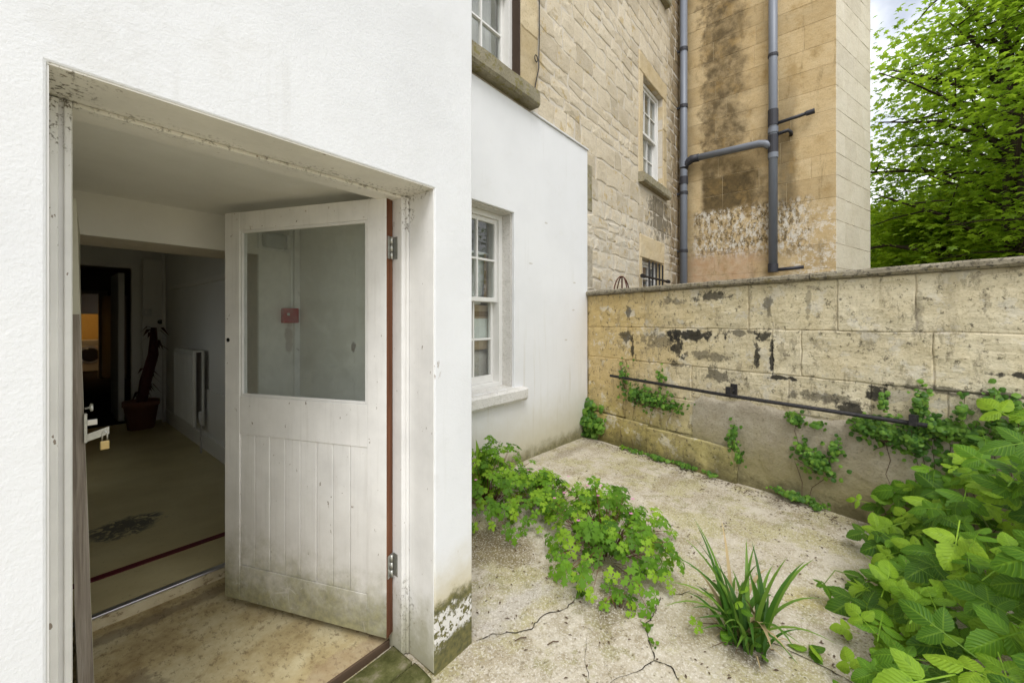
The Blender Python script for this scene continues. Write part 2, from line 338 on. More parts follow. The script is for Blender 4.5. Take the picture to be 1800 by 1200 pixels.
MAT['dressed'] = stone('dressed_window_stone', ((.50, .38, .20), (.58, .47, .29), (.62, .53, .37)), None, .4, .35)
MAT['sill'] = stone('lichened_sill_stone', ((.17, .15, .10), (.30, .27, .19), (.42, .38, .28)), lambda m, c: m.mix(m.m('MULTIPLY', m.step(m.noise(16, 5, .7), .52, .6), .7), c, (.20, .175, .05)), .3, .7)
MAT['white_sill'] = stone('painted_sill', ((.60, .575, .52), (.72, .70, .66), (.76, .745, .71)), None, .2, .5)
def garden_stains(m, c):
    x, y, z = m.xyz()
    items = []
    for px, py, rw, rh, k in ((1215, 588, .34, .07, .95), (1190, 610, .10, .13, .9), (1250, 520, .22, .05, .8), (1100, 590, .12, .08, .8), (1112, 612, .03, .12, .85), (1345, 588, .10, .05, .9), (1105, 550, .04, .1, .7),
                              (1375, 664, .14, .025, .95), (1540, 690, .09, .07, .95), (1795, 660, .16, .02, .95), (1265, 660, .14, .08, .7), (1320, 715, .12, .04, .7), (1490, 716, .14, .045, .9), (1190, 640, .1, .03, .7), (1300, 585, .2, .035, .7), (1160, 600, .3, .12, .55), (1330, 620, .03, .18, .9), (1356, 620, .02, .2, .95), (1240, 625, .3, .05, .6), (1450, 700, .3, .05, .6), (1350, 535, .05, .12, .6), (1420, 540, .02, .15, .4), (1610, 550, .03, .2, .35), (1700, 690, .4, .03, .7), (1180, 530, .2, .05, .55)):
        k0, z0 = gk(px, py); p = gw(k0, z0); items.append((tuple(p), (rw, rw, rh), (.03, .028, .024), k, 1.9, 14))
    n = m.m('MULTIPLY', m.m('SUBTRACT', m.noise(3.5, 6, .7), .5), .8); zz = m.m('ADD', z, n)
    # ochre towards the house end, green slime low down
    c = m.mix(m.m('MULTIPLY', m.step(m.m('ADD', y, n), .7, 2.4), .65), c, (.50, .345, .11))
    c = m.mix(m.m('MULTIPLY', m.step(zz, -.72, -1.4), .65), c, m.ramp(m.noise(6, 5, .6), [(.35, (.20, .175, .05)), (.6, (.36, .32, .075)), (.8, (.42, .37, .20))]))
    c = m.mix(m.m('MULTIPLY', m.step(m.noise(2.5, 6, .75), .55, .68), .5), c, (.30, .25, .165))
    c = m.mix(m.m('MULTIPLY', m.step(m.noise(21, 6, .75), .57, .62), .75), c, (.075, .065, .045))
    c = m.mix(m.m('MULTIPLY', m.step(m.noise(9, 8, .8, m.scale(m.pos, (1, 1, .45))), .54, .61), .5), c, (.17, .145, .10))
    c = m.mix(m.m('MULTIPLY', m.step(m.noise(5, 6, .75), .55, .60), .5), c, (.66, .62, .53))
    c = m.mix(m.m('MULTIPLY', m.step(zz, -1.3, -1.6), .8), c, (.10, .09, .035))
    v = m.noise(7, 4, .6, m.scale(m.pos, (1, 1, .1))); c = m.mix(m.m('MULTIPLY', m.m('MULTIPLY', m.step(v, .56, .72), m.step(z, -.5, .3)), .45), c, (.24, .20, .12))
    return stain_sum(m, c, items)
MAT['garden'] = stone('garden_wall_limestone', ((.50, .41, .235), (.62, .54, .36), (.66, .60, .455)), garden_stains, .35, .7, .45)
MAT['garden_joint'] = stone('garden_wall_mortar', ((.36, .30, .19), (.48, .42, .30), (.56, .51, .41)), garden_stains, 0, .7)
def patch_stains(m, c):
    x, y, z = m.xyz(); n = m.m('MULTIPLY', m.m('SUBTRACT', m.noise(4, 6, .7), .5), .7); zz = m.m('ADD', z, n)
    c = m.mix(m.m('MULTIPLY', m.step(zz, -.85, -1.45), .7), c, (.24, .21, .075))
    return m.mix(m.m('MULTIPLY', m.step(zz, -1.38, -1.62), .8), c, (.075, .065, .03))
MAT['patch'] = stone('cement_patch', ((.30, .26, .195), (.40, .355, .275), (.47, .43, .35)), patch_stains, 0, .8)
MAT['coping'] = stone('lichened_coping', ((.13, .11, .075), (.24, .21, .15), (.36, .33, .26)), lambda m, c: m.mix(m.m('MULTIPLY', m.step(m.noise(30, 5, .75), .52, .58), .7), m.mix(m.m('MULTIPLY', m.step(m.noise(9, 5, .7), .55, .64), .6), c, (.15, .12, .03)), (.05, .045, .04)), .3, .9)
# ---- ground
m = M('yard_concrete', .92, .15)
c = m.ramp(m.noise(2.6, 9, .74), [(.32, (.34, .285, .19)), (.44, (.45, .395, .295)), (.54, (.52, .465, .365)), (.66, (.57, .52, .42))])
c = m.mix(m.m('MULTIPLY', m.step(m.noise(1.9, 8, .75), .47, .58), .6), c, (.37, .335, .13))
c = m.mix(m.m('MULTIPLY', m.step(m.noise(5, 8, .78), .525, .61), .5), c, (.24, .19, .10))
c = m.mix(m.m('MULTIPLY', m.step(m.noise(3.1, 9, .8), .54, .60), .55), c, (.24, .225, .075))
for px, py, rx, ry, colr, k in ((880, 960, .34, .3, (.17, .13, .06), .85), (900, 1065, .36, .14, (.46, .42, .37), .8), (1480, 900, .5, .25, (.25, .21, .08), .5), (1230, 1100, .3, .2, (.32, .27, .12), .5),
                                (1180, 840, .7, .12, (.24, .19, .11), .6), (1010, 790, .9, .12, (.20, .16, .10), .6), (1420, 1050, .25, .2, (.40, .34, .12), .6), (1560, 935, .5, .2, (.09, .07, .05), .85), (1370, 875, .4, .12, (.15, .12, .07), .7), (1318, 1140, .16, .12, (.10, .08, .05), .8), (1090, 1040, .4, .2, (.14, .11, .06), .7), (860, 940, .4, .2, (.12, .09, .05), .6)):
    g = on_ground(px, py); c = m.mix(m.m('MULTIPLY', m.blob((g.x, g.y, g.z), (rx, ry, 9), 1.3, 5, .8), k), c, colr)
c = m.mix(m.m('MULTIPLY', m.step(m.noise(95, 3, .7), .51, .62), .6), c, (.72, .68, .60))
c = m.mix(m.m('MULTIPLY', m.m('MULTIPLY', m.step(m.noise(60, 4, .75), .54, .62), m.ramp(m.noise(2.6, 9, .74), [(.42, 1.), (.58, .25)])), .75), c, (.17, .135, .075))
c = m.mix(m.m('MULTIPLY', m.m('MULTIPLY', m.step(m.vor(30), .22, .11), m.step(m.noise(6, 4, .6), .45, .6)), .8), c, (.085, .065, .04))
m.col(c); m.bump(m.noise(75, 5, .7), .6, .006); m.bump(m.noise(9, 6, .65), .5, .03); m.bump(m.noise(170, 3, .6), .5, .003); MAT['concrete'] = m.mat
MAT['crack'] = plain('dark_crack', (.03, .025, .018), .95, .05)
MAT['soil'] = plain('garden_soil', (.09, .07, .04), .95, .1, var=.4, nscale=4, bump=.6)
m = M('porch_slab', .8, .25)
c = m.ramp(m.noise(4, 7, .72), [(.28, (.27, .195, .085)), (.45, (.48, .385, .205)), (.6, (.60, .52, .32)), (.8, (.64, .565, .37))])
c = m.mix(m.m('MULTIPLY', m.step(m.noise(13, 7, .78), .55, .64), .55), c, (.25, .17, .08))
c = m.mix(m.m('MULTIPLY', m.step(m.noise(48, 7, .78, m.scale(m.pos, (1, .5, 1))), .54, .61), .6), c, (.17, .12, .06))
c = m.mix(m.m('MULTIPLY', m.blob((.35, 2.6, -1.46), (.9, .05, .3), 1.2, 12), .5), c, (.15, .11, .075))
c = m.mix(m.m('MULTIPLY', m.blob((.88, 1.62, -1.46), (.4, .10, .3), 1.2, 11), .45), c, (.30, .20, .13))
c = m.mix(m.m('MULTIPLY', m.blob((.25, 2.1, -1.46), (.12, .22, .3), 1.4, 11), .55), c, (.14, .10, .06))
m.col(c); m.bump(m.noise(18, 6, .7), .5, .012); MAT['porch_slab'] = m.mat
m = M('step_stone', .8, .25)
c = m.ramp(m.noise(5, 6, .65), [(.3, (.46, .37, .21)), (.55, (.62, .54, .36)), (.8, (.66, .60, .45))]); c = m.mix(m.m('MULTIPLY', m.step(m.noise(28, 6, .72, m.scale(m.pos, (.6, 1, 1))), .54, .61), .75), c, (.17, .11, .05))
m.col(c); m.bump(m.noise(20, 6, .7), .4, .01); MAT['step'] = m.mat
m = M('mossy_stone', .9, .1); c = m.ramp(m.noise(11, 6, .7), [(.3, (.05, .055, .015)), (.5, (.12, .12, .045)), (.66, (.24, .21, .14)), (.8, (.10, .10, .03))]); m.col(c); m.bump(m.noise(45, 5, .65), .7, .01); MAT['mossy'] = m.mat
m = M('old_lino', .38, .45)
c = m.ramp(m.noise(2.6, 6, .6), [(.3, (.50, .42, .21)), (.6, (.62, .54, .30)), (.8, (.66, .59, .38))]); c = m.mix(m.m('MULTIPLY', m.step(m.noise(40, 5, .7), .6, .7), .4), c, (.2, .15, .07))
d0 = on_y(0, 0, 1)
dd = m.m('MULTIPLY', m.blob((.43, 3.75, -1.4), (.22, .20, .2), .55, 9, .3), m.step(m.noise(14, 4, .6, dist=1.5), .40, .48)); c = m.mix(m.m('MULTIPLY', dd, .85), c, (.045, .05, .06))
m.col(c); m.bump(m.noise(3, 3), .15, .02); MAT['lino'] = m.mat
MAT['red_strip'] = plain('dark_red_strip', (.105, .012, .018), .5)
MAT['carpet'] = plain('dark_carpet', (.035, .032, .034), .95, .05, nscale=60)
MAT['alu'] = plain('scuffed_aluminium', (.55, .54, .56), .35, .5, .9, nscale=40)
m = M('porch_plaster', .8, .2); c = m.ramp(m.noise(2.5, 6, .6), [(.3, (.72, .705, .65)), (.6, (.79, .775, .725)), (.8, (.76, .74, .68))])
c = m.mix(m.m('MULTIPLY', m.blob((1.06, 2.71, -.12), (.03, .05, .12), .8, 14), .5), c, (.25, .15, .10)); c = m.mix(m.blob((1.12, 2.03, -.145), (.03, .03, .035), .8, 30), c, (.15, .10, .06))
m.col(c); m.bump(m.noise(60, 3), .15, .004); MAT['plaster'] = m.mat
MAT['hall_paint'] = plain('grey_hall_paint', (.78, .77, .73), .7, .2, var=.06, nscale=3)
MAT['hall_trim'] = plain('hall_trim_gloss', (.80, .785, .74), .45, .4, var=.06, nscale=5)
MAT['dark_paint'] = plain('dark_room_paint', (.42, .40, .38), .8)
MAT['yellow_paint'] = plain('warm_yellow_paint', (.70, .52, .20), .8)
MAT['radiator'] = plain('radiator_enamel', (.68, .67, .62), .35, .5, var=.04)
MAT['pvc'] = plain('grey_plastic_pipe', (.185, .205, .245), .42, .45, var=.1, nscale=6, bump=.03)
MAT['pvc_dark'] = plain('dark_pipe_collar', (.035, .036, .045), .5, .4)
m = M('black_iron', .6, .4, .3); c = m.ramp(m.noise(50, 5, .65), [(.35, (.016, .015, .017)), (.62, (.04, .037, .038)), (.78, (.12, .075, .05))]); m.col(c); m.bump(m.noise(80, 4, .6), .4, .004); MAT['iron'] = m.mat
MAT['rust'] = plain('rusty_wire', (.09, .032, .022), .8, .2)
MAT['cable'] = plain('black_cable', (.02, .018, .018), .6)
MAT['zinc'] = plain('zinc_plated_steel', (.48, .48, .44), .4, .5, .8, var=.3, nscale=90)
MAT['brass'] = plain('brass_padlock', (.55, .42, .2), .35, .5, .9)
MAT['steel'] = plain('padlock_steel', (.62, .62, .6), .3, .5, .9)
MAT['red'] = plain('red_alarm_plastic', (.36, .012, .02), .4, .4, var=.06)
MAT['white_plastic'] = plain('white_plastic', (.66, .66, .64), .4, .4, var=.04)
MAT['diffuser'] = plain('ribbed_grey_diffuser', (.42, .43, .42), .3, .5, var=.05)
MAT['black'] = plain('black_void', (.012, .011, .01), .7)
MAT['terracotta'] = plain('dull_red_pot', (.20, .085, .055), .8)
MAT['dead_leaf'] = plain('dark_red_dry_leaf', (.085, .022, .02), .8)
MAT['cardboard'] = plain('brown_cardboard', (.46, .34, .22), .85)
MAT['ribbon'] = plain('brown_ribbon', (.22, .13, .05), .7)
MAT['tub'] = plain('pale_tub', (.78, .80, .76), .5, .3, var=.04)
MAT['cloth'] = plain('grey_cloth', (.5, .46, .42), .95, .1)
MAT['curtain'] = plain('grey_blind', (.50, .48, .44), .9, .1)
MAT['lead'] = plain('white_capping', (.72, .72, .73), .5, .4, var=.05)
MAT['dark_glass'] = plain('dark_machine_door', (.02, .02, .025), .15, .5)
def glass(name, tint=(1, 1, 1), grime=.06, gcol=(.5, .52, .5), refl=1.0):
    m = M(name); nt = m.nt
    tr = nt.nodes.new('ShaderNodeBsdfTransparent'); tr.inputs[0].default_value = (*tint, 1)
    gl = nt.nodes.new('ShaderNodeBsdfGlossy'); gl.inputs['Roughness'].default_value = .02
    df = nt.nodes.new('ShaderNodeBsdfDiffuse'); df.inputs[0].default_value = (*gcol, 1)
    fr = nt.nodes.new('ShaderNodeFresnel'); fr.inputs[0].default_value = 1.5
    a = nt.nodes.new('ShaderNodeMixShader'); b = nt.nodes.new('ShaderNodeMixShader')
    m.lk(m.m('MULTIPLY', m.ramp(m.noise(11, 5, .65), [(.35, .4), (.7, 1.)]), grime), a.inputs[0]); nt.links.new(tr.outputs[0], a.inputs[1]); nt.links.new(df.outputs[0], a.inputs[2])
    m.lk(m.m('MULTIPLY', m.m('MULTIPLY', fr.outputs[0], refl), m.m('SUBTRACT', 1.0, m.geo.outputs['Backfacing'])), b.inputs[0]); nt.links.new(a.outputs[0], b.inputs[1]); nt.links.new(gl.outputs[0], b.inputs[2])
    nt.links.new(b.outputs[0], m.out.inputs['Surface']); nt.nodes.remove(m.b); return m.mat
MAT['glass'] = glass('old_window_glass', (.93, .95, .94), .06, refl=1.8)
MAT['door_glass'] = glass('dirty_door_glass', (.95, .97, .96), .13, (.55, .59, .565), 1.0)
# ---- foliage
def leaf_mat(name, dark, mid, light, trans=.35, veins=False, attr=False, gloss=.45):
    m = M(name, gloss, .22); nt = m.nt
    if attr:
        at = nt.nodes.new('ShaderNodeAttribute'); at.attribute_name = 'tone'; r = at.outputs['Fac']
    else: r = m.rnd()
    c = m.ramp(r, [(0, dark), (.5, mid), (1, light)])
    if veins:
        uv = nt.nodes.new('ShaderNodeUVMap').outputs[0]; u = m.xyz(uv); au = m.m('ABSOLUTE', u[0])
        w = m.m('SINE', m.m('MULTIPLY', m.m('SUBTRACT', u[1], m.m('MULTIPLY', au, .55)), 46.0))
        vein = m.m('MAXIMUM', m.step(w, .82, 1.0), m.step(au, .06, .02))
        oc = nt.nodes.new('ShaderNodeTexCoord').outputs['Object']; c = m.mix(m.m('MULTIPLY', m.step(m.noise(26, 4, .65, oc), .48, .68), .5), c, dark); c = m.mix(m.m('MULTIPLY', m.step(m.noise(41, 4, .7, oc), .66, .70), .7), c, (.24, .17, .05))
        c = m.mix(m.m('MULTIPLY', vein, .2), c, tuple(min(1, x * 1.7) for x in light))
        m.bump(w, .3, .004)
    m.col(c)
    tl = nt.nodes.new('ShaderNodeBsdfTranslucent'); m.lk(m.mix(.35, c, tuple(min(1, x * 1.3) for x in light)), tl.inputs[0])
    mx = nt.nodes.new('ShaderNodeMixShader'); mx.inputs[0].default_value = trans
    nt.links.new(m.b.outputs[0], mx.inputs[1]); nt.links.new(tl.outputs[0], mx.inputs[2]); nt.links.new(mx.outputs[0], m.out.inputs['Surface'])
    return m.mat
MAT['bramble_leaf'] = leaf_mat('bramble_leaf', (.035, .10, .010), (.11, .25, .017), (.28, .44, .032), .34, True, gloss=.45)
MAT['herb_leaf'] = leaf_mat('herb_leaf', (.055, .135, .012), (.13, .28, .018), (.27, .43, .028), .36, gloss=.6)
MAT['blade'] = leaf_mat('grass_blade', (.035, .10, .015), (.075, .185, .025), (.19, .31, .045), .3)
MAT['creeper_leaf'] = leaf_mat('creeper_leaf', (.045, .12, .02), (.10, .22, .03), (.19, .34, .045), .3, attr=True)
MAT['tree_leaf'] = leaf_mat('tree_leaf', (.085, .165, .012), (.20, .335, .02), (.38, .53, .035), .6, attr=True)
MAT['tree_leaf_pale'] = leaf_mat('pale_tree_leaf', (.15, .25, .014), (.30, .45, .022), (.48, .60, .04), .62, attr=True)
MAT['bark'] = plain('bark', (.055, .042, .03), .95, .1, var=.4, nscale=14, bump=.8)
MAT['red_stem'] = plain('reddish_stem', (.17, .05, .035), .6)
MAT['green_stem'] = plain('green_stem', (.16, .22, .06), .6)
MAT['pink'] = plain('pink_petal', (.62, .22, .42), .6, var=.1)
MAT['dry'] = plain('dry_leaf', (.38, .29, .15), .8)
MAT['twig'] = plain('dead_twig', (.10, .065, .04), .9)

# ------------------------------------------------------------------ ground
bm = bmesh.new(); box(bm, -60, 260, -220, 220, -2.2, -1.9); struct('ground', bm, MAT['soil'])
bm = bmesh.new(); N1, N2 = 200, 180; gx0, gx1, gy0, gy1 = -9.0, 5.2, -10, 2.735
gv = [[bm.verts.new((gx0 + (gx1 - gx0) * i / N1, gy0 + (gy1 - gy0) * j / N2, gz(gx0 + (gx1 - gx0) * i / N1, gy0 + (gy1 - gy0) * j / N2))) for j in range(N2 + 1)] for i in range(N1 + 1)]
for i in range(N1):
    for j in range(N2): bm.faces.new((gv[i][j], gv[i + 1][j], gv[i + 1][j + 1], gv[i][j + 1]))
yard = struct('yard_paving', bm, MAT['concrete'], smooth=True)
def crack(pix, w):
    pts = []
    for (a, b), (c, d) in zip(pix, pix[1:]):
        for q in range(5): pts.append((a + (c - a) * q / 5 + random.uniform(-3, 3), b + (d - b) * q / 5 + random.uniform(-2, 2)))
    pts = [on_ground(*p) for p in pts]; bm = bmesh.new(); prev = None
    for i, p in enumerate(pts):
        d = (pts[min(i + 1, len(pts) - 1)] - pts[max(i - 1, 0)]).normalized(); s = Vector((-d.y, d.x, 0)) * w * random.uniform(.3, 1.2) * (.3 if i in (0, len(pts) - 1) else 1)
        a, b = bm.verts.new(p + s + Vector((0, 0, .004))), bm.verts.new(p - s + Vector((0, 0, .004)))
        if prev: bm.faces.new((prev[0], a, b, prev[1]))
        prev = (a, b)
    obj('crack', bm, MAT['crack'], yard)
crack([(838, 1128), (868, 1116), (932, 1108), (955, 1082), (992, 1072), (1014, 1050)], .0028)
crack([(1162, 1050), (1150, 1080), (1136, 1096), (1142, 1130), (1152, 1160), (1186, 1178), (1196, 1205)], .003)
crack([(1152, 1160), (1110, 1185), (1060, 1205)], .0018)
crack([(1262, 1060), (1215, 1040), (1168, 1048)], .0018)
crack([(1335, 1120), (1400, 1150), (1470, 1185), (1520, 1215)], .0025)
crack([(1030, 1120), (1028, 1160), (1035, 1200)], .0013)

# ------------------------------------------------------------------ porch (white rendered extension with the doorway)
YA, XL, XR, XE = 1.32, .027, 1.094, 1.315
HEAD, PF, PC = .558, -1.462, .60                  # opening head, porch floor, porch ceiling
porch = thing('porch', 'white rendered porch with a doorway, moss at the foot of its corner', 'porch', (.5, 1.4, -1.5))
obj('wall', holed(-3.2, XE, -1.62, 3.4, [(XL, XR, -1.7, HEAD)], YA, 1.60), MAT['render_pier'], porch, bevel=.006)
sw = bmesh.new(); box(sw, 1.12, XE - .0005, 1.601, 2.739, -1.62, 3.4); obj('side_wall', sw, MAT['plaster'], porch)
obj('outer_return', bx(XE - .0004, XE + .002, 1.6005, 2.699, -1.62, 3.4), MAT['render_house'], porch)
obj('side_wall', bx(-3.2, -.06, 1.601, 2.719, -1.62, 3.4), MAT['plaster'], porch)
obj('ceiling', bx(-.059, 1.119, 1.601, 2.718, PC, PC + .1), MAT['plaster'], porch)
obj('roof', bx(-3.3, XE + .08, YA - .08, 2.69, 3.405, 3.5), MAT['lead'], porch)
obj('soffit', bx(XL + .001, XR - .001, YA + .004, 1.599, HEAD - .003, HEAD + .02), MAT['soffit'], porch)
obj('reveal_lining', bx(XR - .004, XR + .01, YA + .006, 1.499, -1.49, HEAD - .004), MAT['frame'], porch)
obj('reveal_lining', bx(XL - .01, XL + .003, YA + .006, 1.499, -1.49, HEAD - .004), MAT['frame'], porch)
fr = obj('door_frame', bx(XL + .004, .073, 1.50, 1.60, -1.49, HEAD - .004), MAT['frame'], porch, bevel=.004)
obj('jamb', bx(1.055, XR - .005, 1.50, 1.60, -1.49, HEAD - .004), MAT['frame'], fr, bevel=.004)
obj('head', bx(.0735, 1.0545, 1.502, 1.60, HEAD - .016, HEAD - .0035), MAT['soffit'], fr, bevel=.003)
obj('moulding', bx(XL + .006, XL + .022, 1.487, 1.4995, -1.485, HEAD - .01), MAT['frame'], fr, bevel=.003)
obj('moulding', bx(.058, .071, 1.490, 1.4995, -1.485, HEAD - .012), MAT['frame'], fr, bevel=.003)
obj('moulding', bx(1.0745, XR - .006, 1.488, 1.4995, -1.485, HEAD - .01), MAT['frame'], fr, bevel=.003)
obj('floor_slab', bx(-.059, 1.119, 1.60, 2.718, -1.56, PF), MAT['porch_slab'], porch)
obj('threshold', bx(.0735, 1.054, 1.589, 1.5995, -1.54, PF + .003), MAT['twig'], porch, bevel=.004)
obj('doorstep', stone_face(Vector((XL - .02, 1.56, PF - .004)), Vector((1, 0, 0)), Vector((0, -1, 0)), Vector((0, 0, 1)), 1.05, .135, .09, .012, .004), MAT['mossy'], porch, smooth=True)
obj('doorstep', stone_face(Vector((XL - .02, 1.42, PF - .012)), Vector((1, 0, 0)), Vector((0, -1, 0)), Vector((0, 0, 1)), 1.06, .115, .09, .012, .004), MAT['mossy'], porch, smooth=True)
obj('corner_trim', bx(1.085, 1.119, 2.69, 2.717, PF, PC - .002), MAT['frame'], porch, bevel=.003)

# the half-glazed door, opened inwards; built from its measured hinge and free edges
hp = Vector((1.013, 1.550, 0)); dd = Vector((.643 - 1.013, 2.436 - 1.550, 0)); DW = dd.length; dd.normalize(); dn = Vector((-dd.y, dd.x, 0)) * 1
if dn.dot(-hp) < 0: dn = -dn
DM = Matrix(((dd.x, -dn.x, 0, hp.x), (dd.y, -dn.y, 0, hp.y), (0, 0, 1, 0), (0, 0, 0, 1)))   # local: x along leaf from hinge, y back through thickness, z up
DB, DT, TH = -1.412, .548, .044
door = obj('door', bx(.003, .104, 0, TH, DB, DT, M=DM), MAT['door'], porch, bevel=.003)        # hinge stile
door['label'] = 'half glazed white plank door, paint worn and green with algae at the bottom'
obj('stile', bx(.86, DW, 0, TH, DB, DT, M=DM), MAT['door'], door, bevel=.003)
obj('rail', bx(.1045, .8595, .0012, TH, .455, DT - .001, M=DM), MAT['door'], door, bevel=.002)
obj('rail', bx(.1045, .8595, .0012, TH, -.574, -.382, M=DM), MAT['door'], door, bevel=.002)
obj('rail', bx(.1045, .8595, .0012, TH, DB + .001, -1.237, M=DM), MAT['door'], door, bevel=.002)
bw = (.8595 - .1045) / 8
for i in range(8):
    obj('board', bx(.1045 + bw * i + .0012, .1045 + bw * (i + 1) - .0012, .0045 + .0006 * (i % 3), TH - .012, -1.2365, -.5745, M=DM), MAT['door'], door, bevel=.0035)
obj('backing', bx(.105, .859, TH - .0118, TH - .002, -1.2362, -.5748, M=DM), MAT['door'], door)
obj('pane', bx(.108, .856, .017, .021, -.3815, .4545, M=DM), MAT['door_glass'], door)
for (a, b, z0, z1) in ((.1048, .118, -.3815, .4545), (.846, .8592, -.3815, .4545), (.1182, .8458, -.3815, -.368), (.1182, .8458, .441, .4545)):
    obj('glazing_bead', bx(a, b, .004, .016, z0, z1, M=DM), MAT['frame'], door, bevel=.002)
obj('hinge_edge', bx(0, .0028, .001, TH - .001, DB + .002, DT - .002, M=DM), MAT['brown_wood'], door)
kh = bmesh.new(); tube(kh, [DM @ Vector((DW - .024, -.0015, -.1)), DM @ Vector((DW - .024, .01, -.1))], .0105, 16); obj('keyhole', kh, MAT['black'], door)
for z in (.325, -1.10):
    h = obj('hinge', bx(-.0006, -.003, .003, TH - .004, z - .05, z + .05, M=DM), MAT['zinc'], door)
    for q in range(3): obj('knuckle', tb([DM @ Vector((-.008, TH * .55, z - .05 + q * .034)), DM @ Vector((-.008, TH * .55, z - .05 + q * .034 + .031))], .0065, 10), MAT['zinc'], door, smooth=True)
    obj('hinge_leaf', bx(1.0535, 1.0549, 1.53, 1.562, z - .05, z + .05), MAT['zinc'], door)

# the weathered inner door standing open in the porch, seen almost edge-on
ih, iw = .155, .74
def lean(p):    # top hangs back, foot swung out
    f = min(1, max(0, (.40 - p.z) / 1.75)); return Vector((p.x + .027 * f * (2.72 - p.y) / .74 + .018 * f, p.y, p.z))
def lean_bm(x0, x1, y0, y1, z0, z1, n=14):
    bm = bmesh.new(); rows = []
    for q in range(n + 1):
        z = z0 + (z1 - z0) * q / n; r = []
        for (x, y) in ((x0, y0), (x1, y0), (x1, y1), (x0, y1)):
            xs = x + (ih - .104) * (1 - (2.715 - y) / iw) if True else x
            r.append(bm.verts.new(lean(Vector((xs, y, z))) + Vector((.002 * mnoise.noise(Vector((x * 9, y, z * 5))), 0, 0))))
        rows.append(r)
    for q in range(n):
        for j in range(4): bm.faces.new((rows[q][j], rows[q][(j + 1) % 4], rows[q + 1][(j + 1) % 4], rows[q + 1][j]))
    bm.faces.new(rows[0][::-1]); bm.faces.new(rows[-1]); return bm
inner = obj('inner_door', lean_bm(.068, .1035, 1.976, 2.715, -1.45, .405), MAT['cream'], porch); inner['label'] = 'old inner door edge of bare grey weathered wood'
obj('weathered_edge', lean_bm(.0665, .1025, 1.966, 1.9755, -1.45, .02), MAT['grey_wood'], inner)
obj('painted_edge', lean_bm(.0665, .1045, 1.966, 1.9755, .0205, .404, 5), MAT['cream'], inner)
HY_ = 1.962
def ip(px, py): return on_y(px, py, HY_)
a_, b_ = ip(147, 727), ip(153, 777); obj('lock_plate', bx(a_.x, b_.x, 1.952, 1.982, b_.z, a_.z), MAT['zinc'], inner, bevel=.001)
a_, b_ = ip(149, 718), ip(159, 716); obj('lock_knob', tb([a_, b_ + Vector((-.003, 0, 0)), b_, b_ + Vector((.006, 0, 0))], [.0035, .0035, .014, .012], 10), MAT['steel'], inner, smooth=True)
a_, b_ = ip(153, 738), ip(171, 745); obj('latch_bolt', bx(a_.x, b_.x, 1.955, 1.97, b_.z, a_.z), MAT['steel'], inner, bevel=.001)
hb = bmesh.new(); q_ = [ip(153, 763), ip(153, 776), ip(192, 762), ip(192, 749)]
f_ = [hb.verts.new(p) for p in q_]; k_ = [hb.verts.new(p + Vector((0, .004, 0))) for p in q_]
hb.faces.new(f_); hb.faces.new(k_[::-1])
for i in range(4): hb.faces.new((f_[i], k_[i], k_[(i + 1) % 4], f_[(i + 1) % 4]))
hs = obj('hasp', hb, MAT['zinc'], inner)
pc = ip(184, 780); pl = thing('padlock', 'small brass padlock hanging from the hasp of the inner door', 'padlock', tuple(pc))
sh = bmesh.new(); tube(sh, [pc + Vector(p) for p in ((-.006, 0, .012), (-.006, 0, .036), (-.003, 0, .043), (.003, 0, .043), (.006, 0, .036), (.006, 0, .012))], .0022, 8)
obj('shackle', sh, MAT['steel'], pl, smooth=True); obj('padlock_body', bx(pc.x - .0115, pc.x + .0115, pc.y - .007, pc.y + .007, pc.z - .018, pc.z + .012), MAT['brass'], pl, bevel=.002)
al = thing('fire_alarm_box', 'red square fire alarm call point seen through the door glass', 'alarm box', (1.06, 2.70, .03))
obj('case', bx(1.013, 1.107, 2.676, 2.717, -.017, .077), MAT['red'], al, bevel=.006); obj('button_plate', bx(1.035, 1.05, 2.6735, 2.6758, .03, .046), MAT['white_plastic'], al)
co = tag(obj('cable_trunking', bx(1.066, 1.083, 2.705, 2.7175, .0775, PC - .003), MAT['frame'], None, bevel=.002), 'white trunking rising from the red alarm box to the ceiling', 'trunking')
bl = thing('bulkhead_light', 'unlit ribbed bulkhead light on the porch wall behind the glass', 'lamp', (.97, 2.68, .48))
obj('base', bx(.88, 1.06, 2.69, 2.717, .43, .535), MAT['white_plastic'], bl, bevel=.01); obj('diffuser', bx(.893, 1.015, 2.615, 2.6895, .437, .528), MAT['diffuser'], bl, bevel=.02)
obj('end_cap', bx(1.0152, 1.05, 2.625, 2.6895, .437, .528), MAT['white_plastic'], bl, bevel=.01)

# ------------------------------------------------------------------ house
HP, HB = .40, 2.74
W_LOW = (2.30, 3.325, -.72, 1.157); W_1 = (2.30, 3.45, 2.60, 4.62); W_2 = (7.04, 8.09, 2.62, 4.44); W_3 = (7.04, 8.09, 6.52, 8.0); W_B = (7.0, 8.05, -.02, 1.13)
HALL = (.10, .89, -1.7, HP)
house = thing('house', 'pale rubble stone house with white painted lower wall and sash windows', 'house', (5, 3, -1.6))
wall = obj('wall', holed(-3.2, 9.3, -1.9, 8.6, [HALL, W_LOW, W_1, W_2, W_3, W_B], HB, 3.10), MAT['mortar'], house)
obj('white_render', holed(XE + .003, 4.94, -1.75, 2.35, [(W_LOW[0], W_LOW[1], W_LOW[2] + .0, W_LOW[3])], 2.70, 2.7385), MAT['render_house'], house, bevel=.006)
obj('porch_plaster', holed(-.059, 1.119, -1.6, PC + .1, [HALL], 2.719, 2.7385), MAT['plaster'], house)
bm = holed(W_LOW[0], W_LOW[1], W_LOW[2], W_LOW[3], [(W_LOW[0] + .012, W_LOW[1] - .012, W_LOW[2] - .1, W_LOW[3] - .012)], 2.7387, 2.86); obj('reveal_lining', bm, MAT['white_sill'], house)
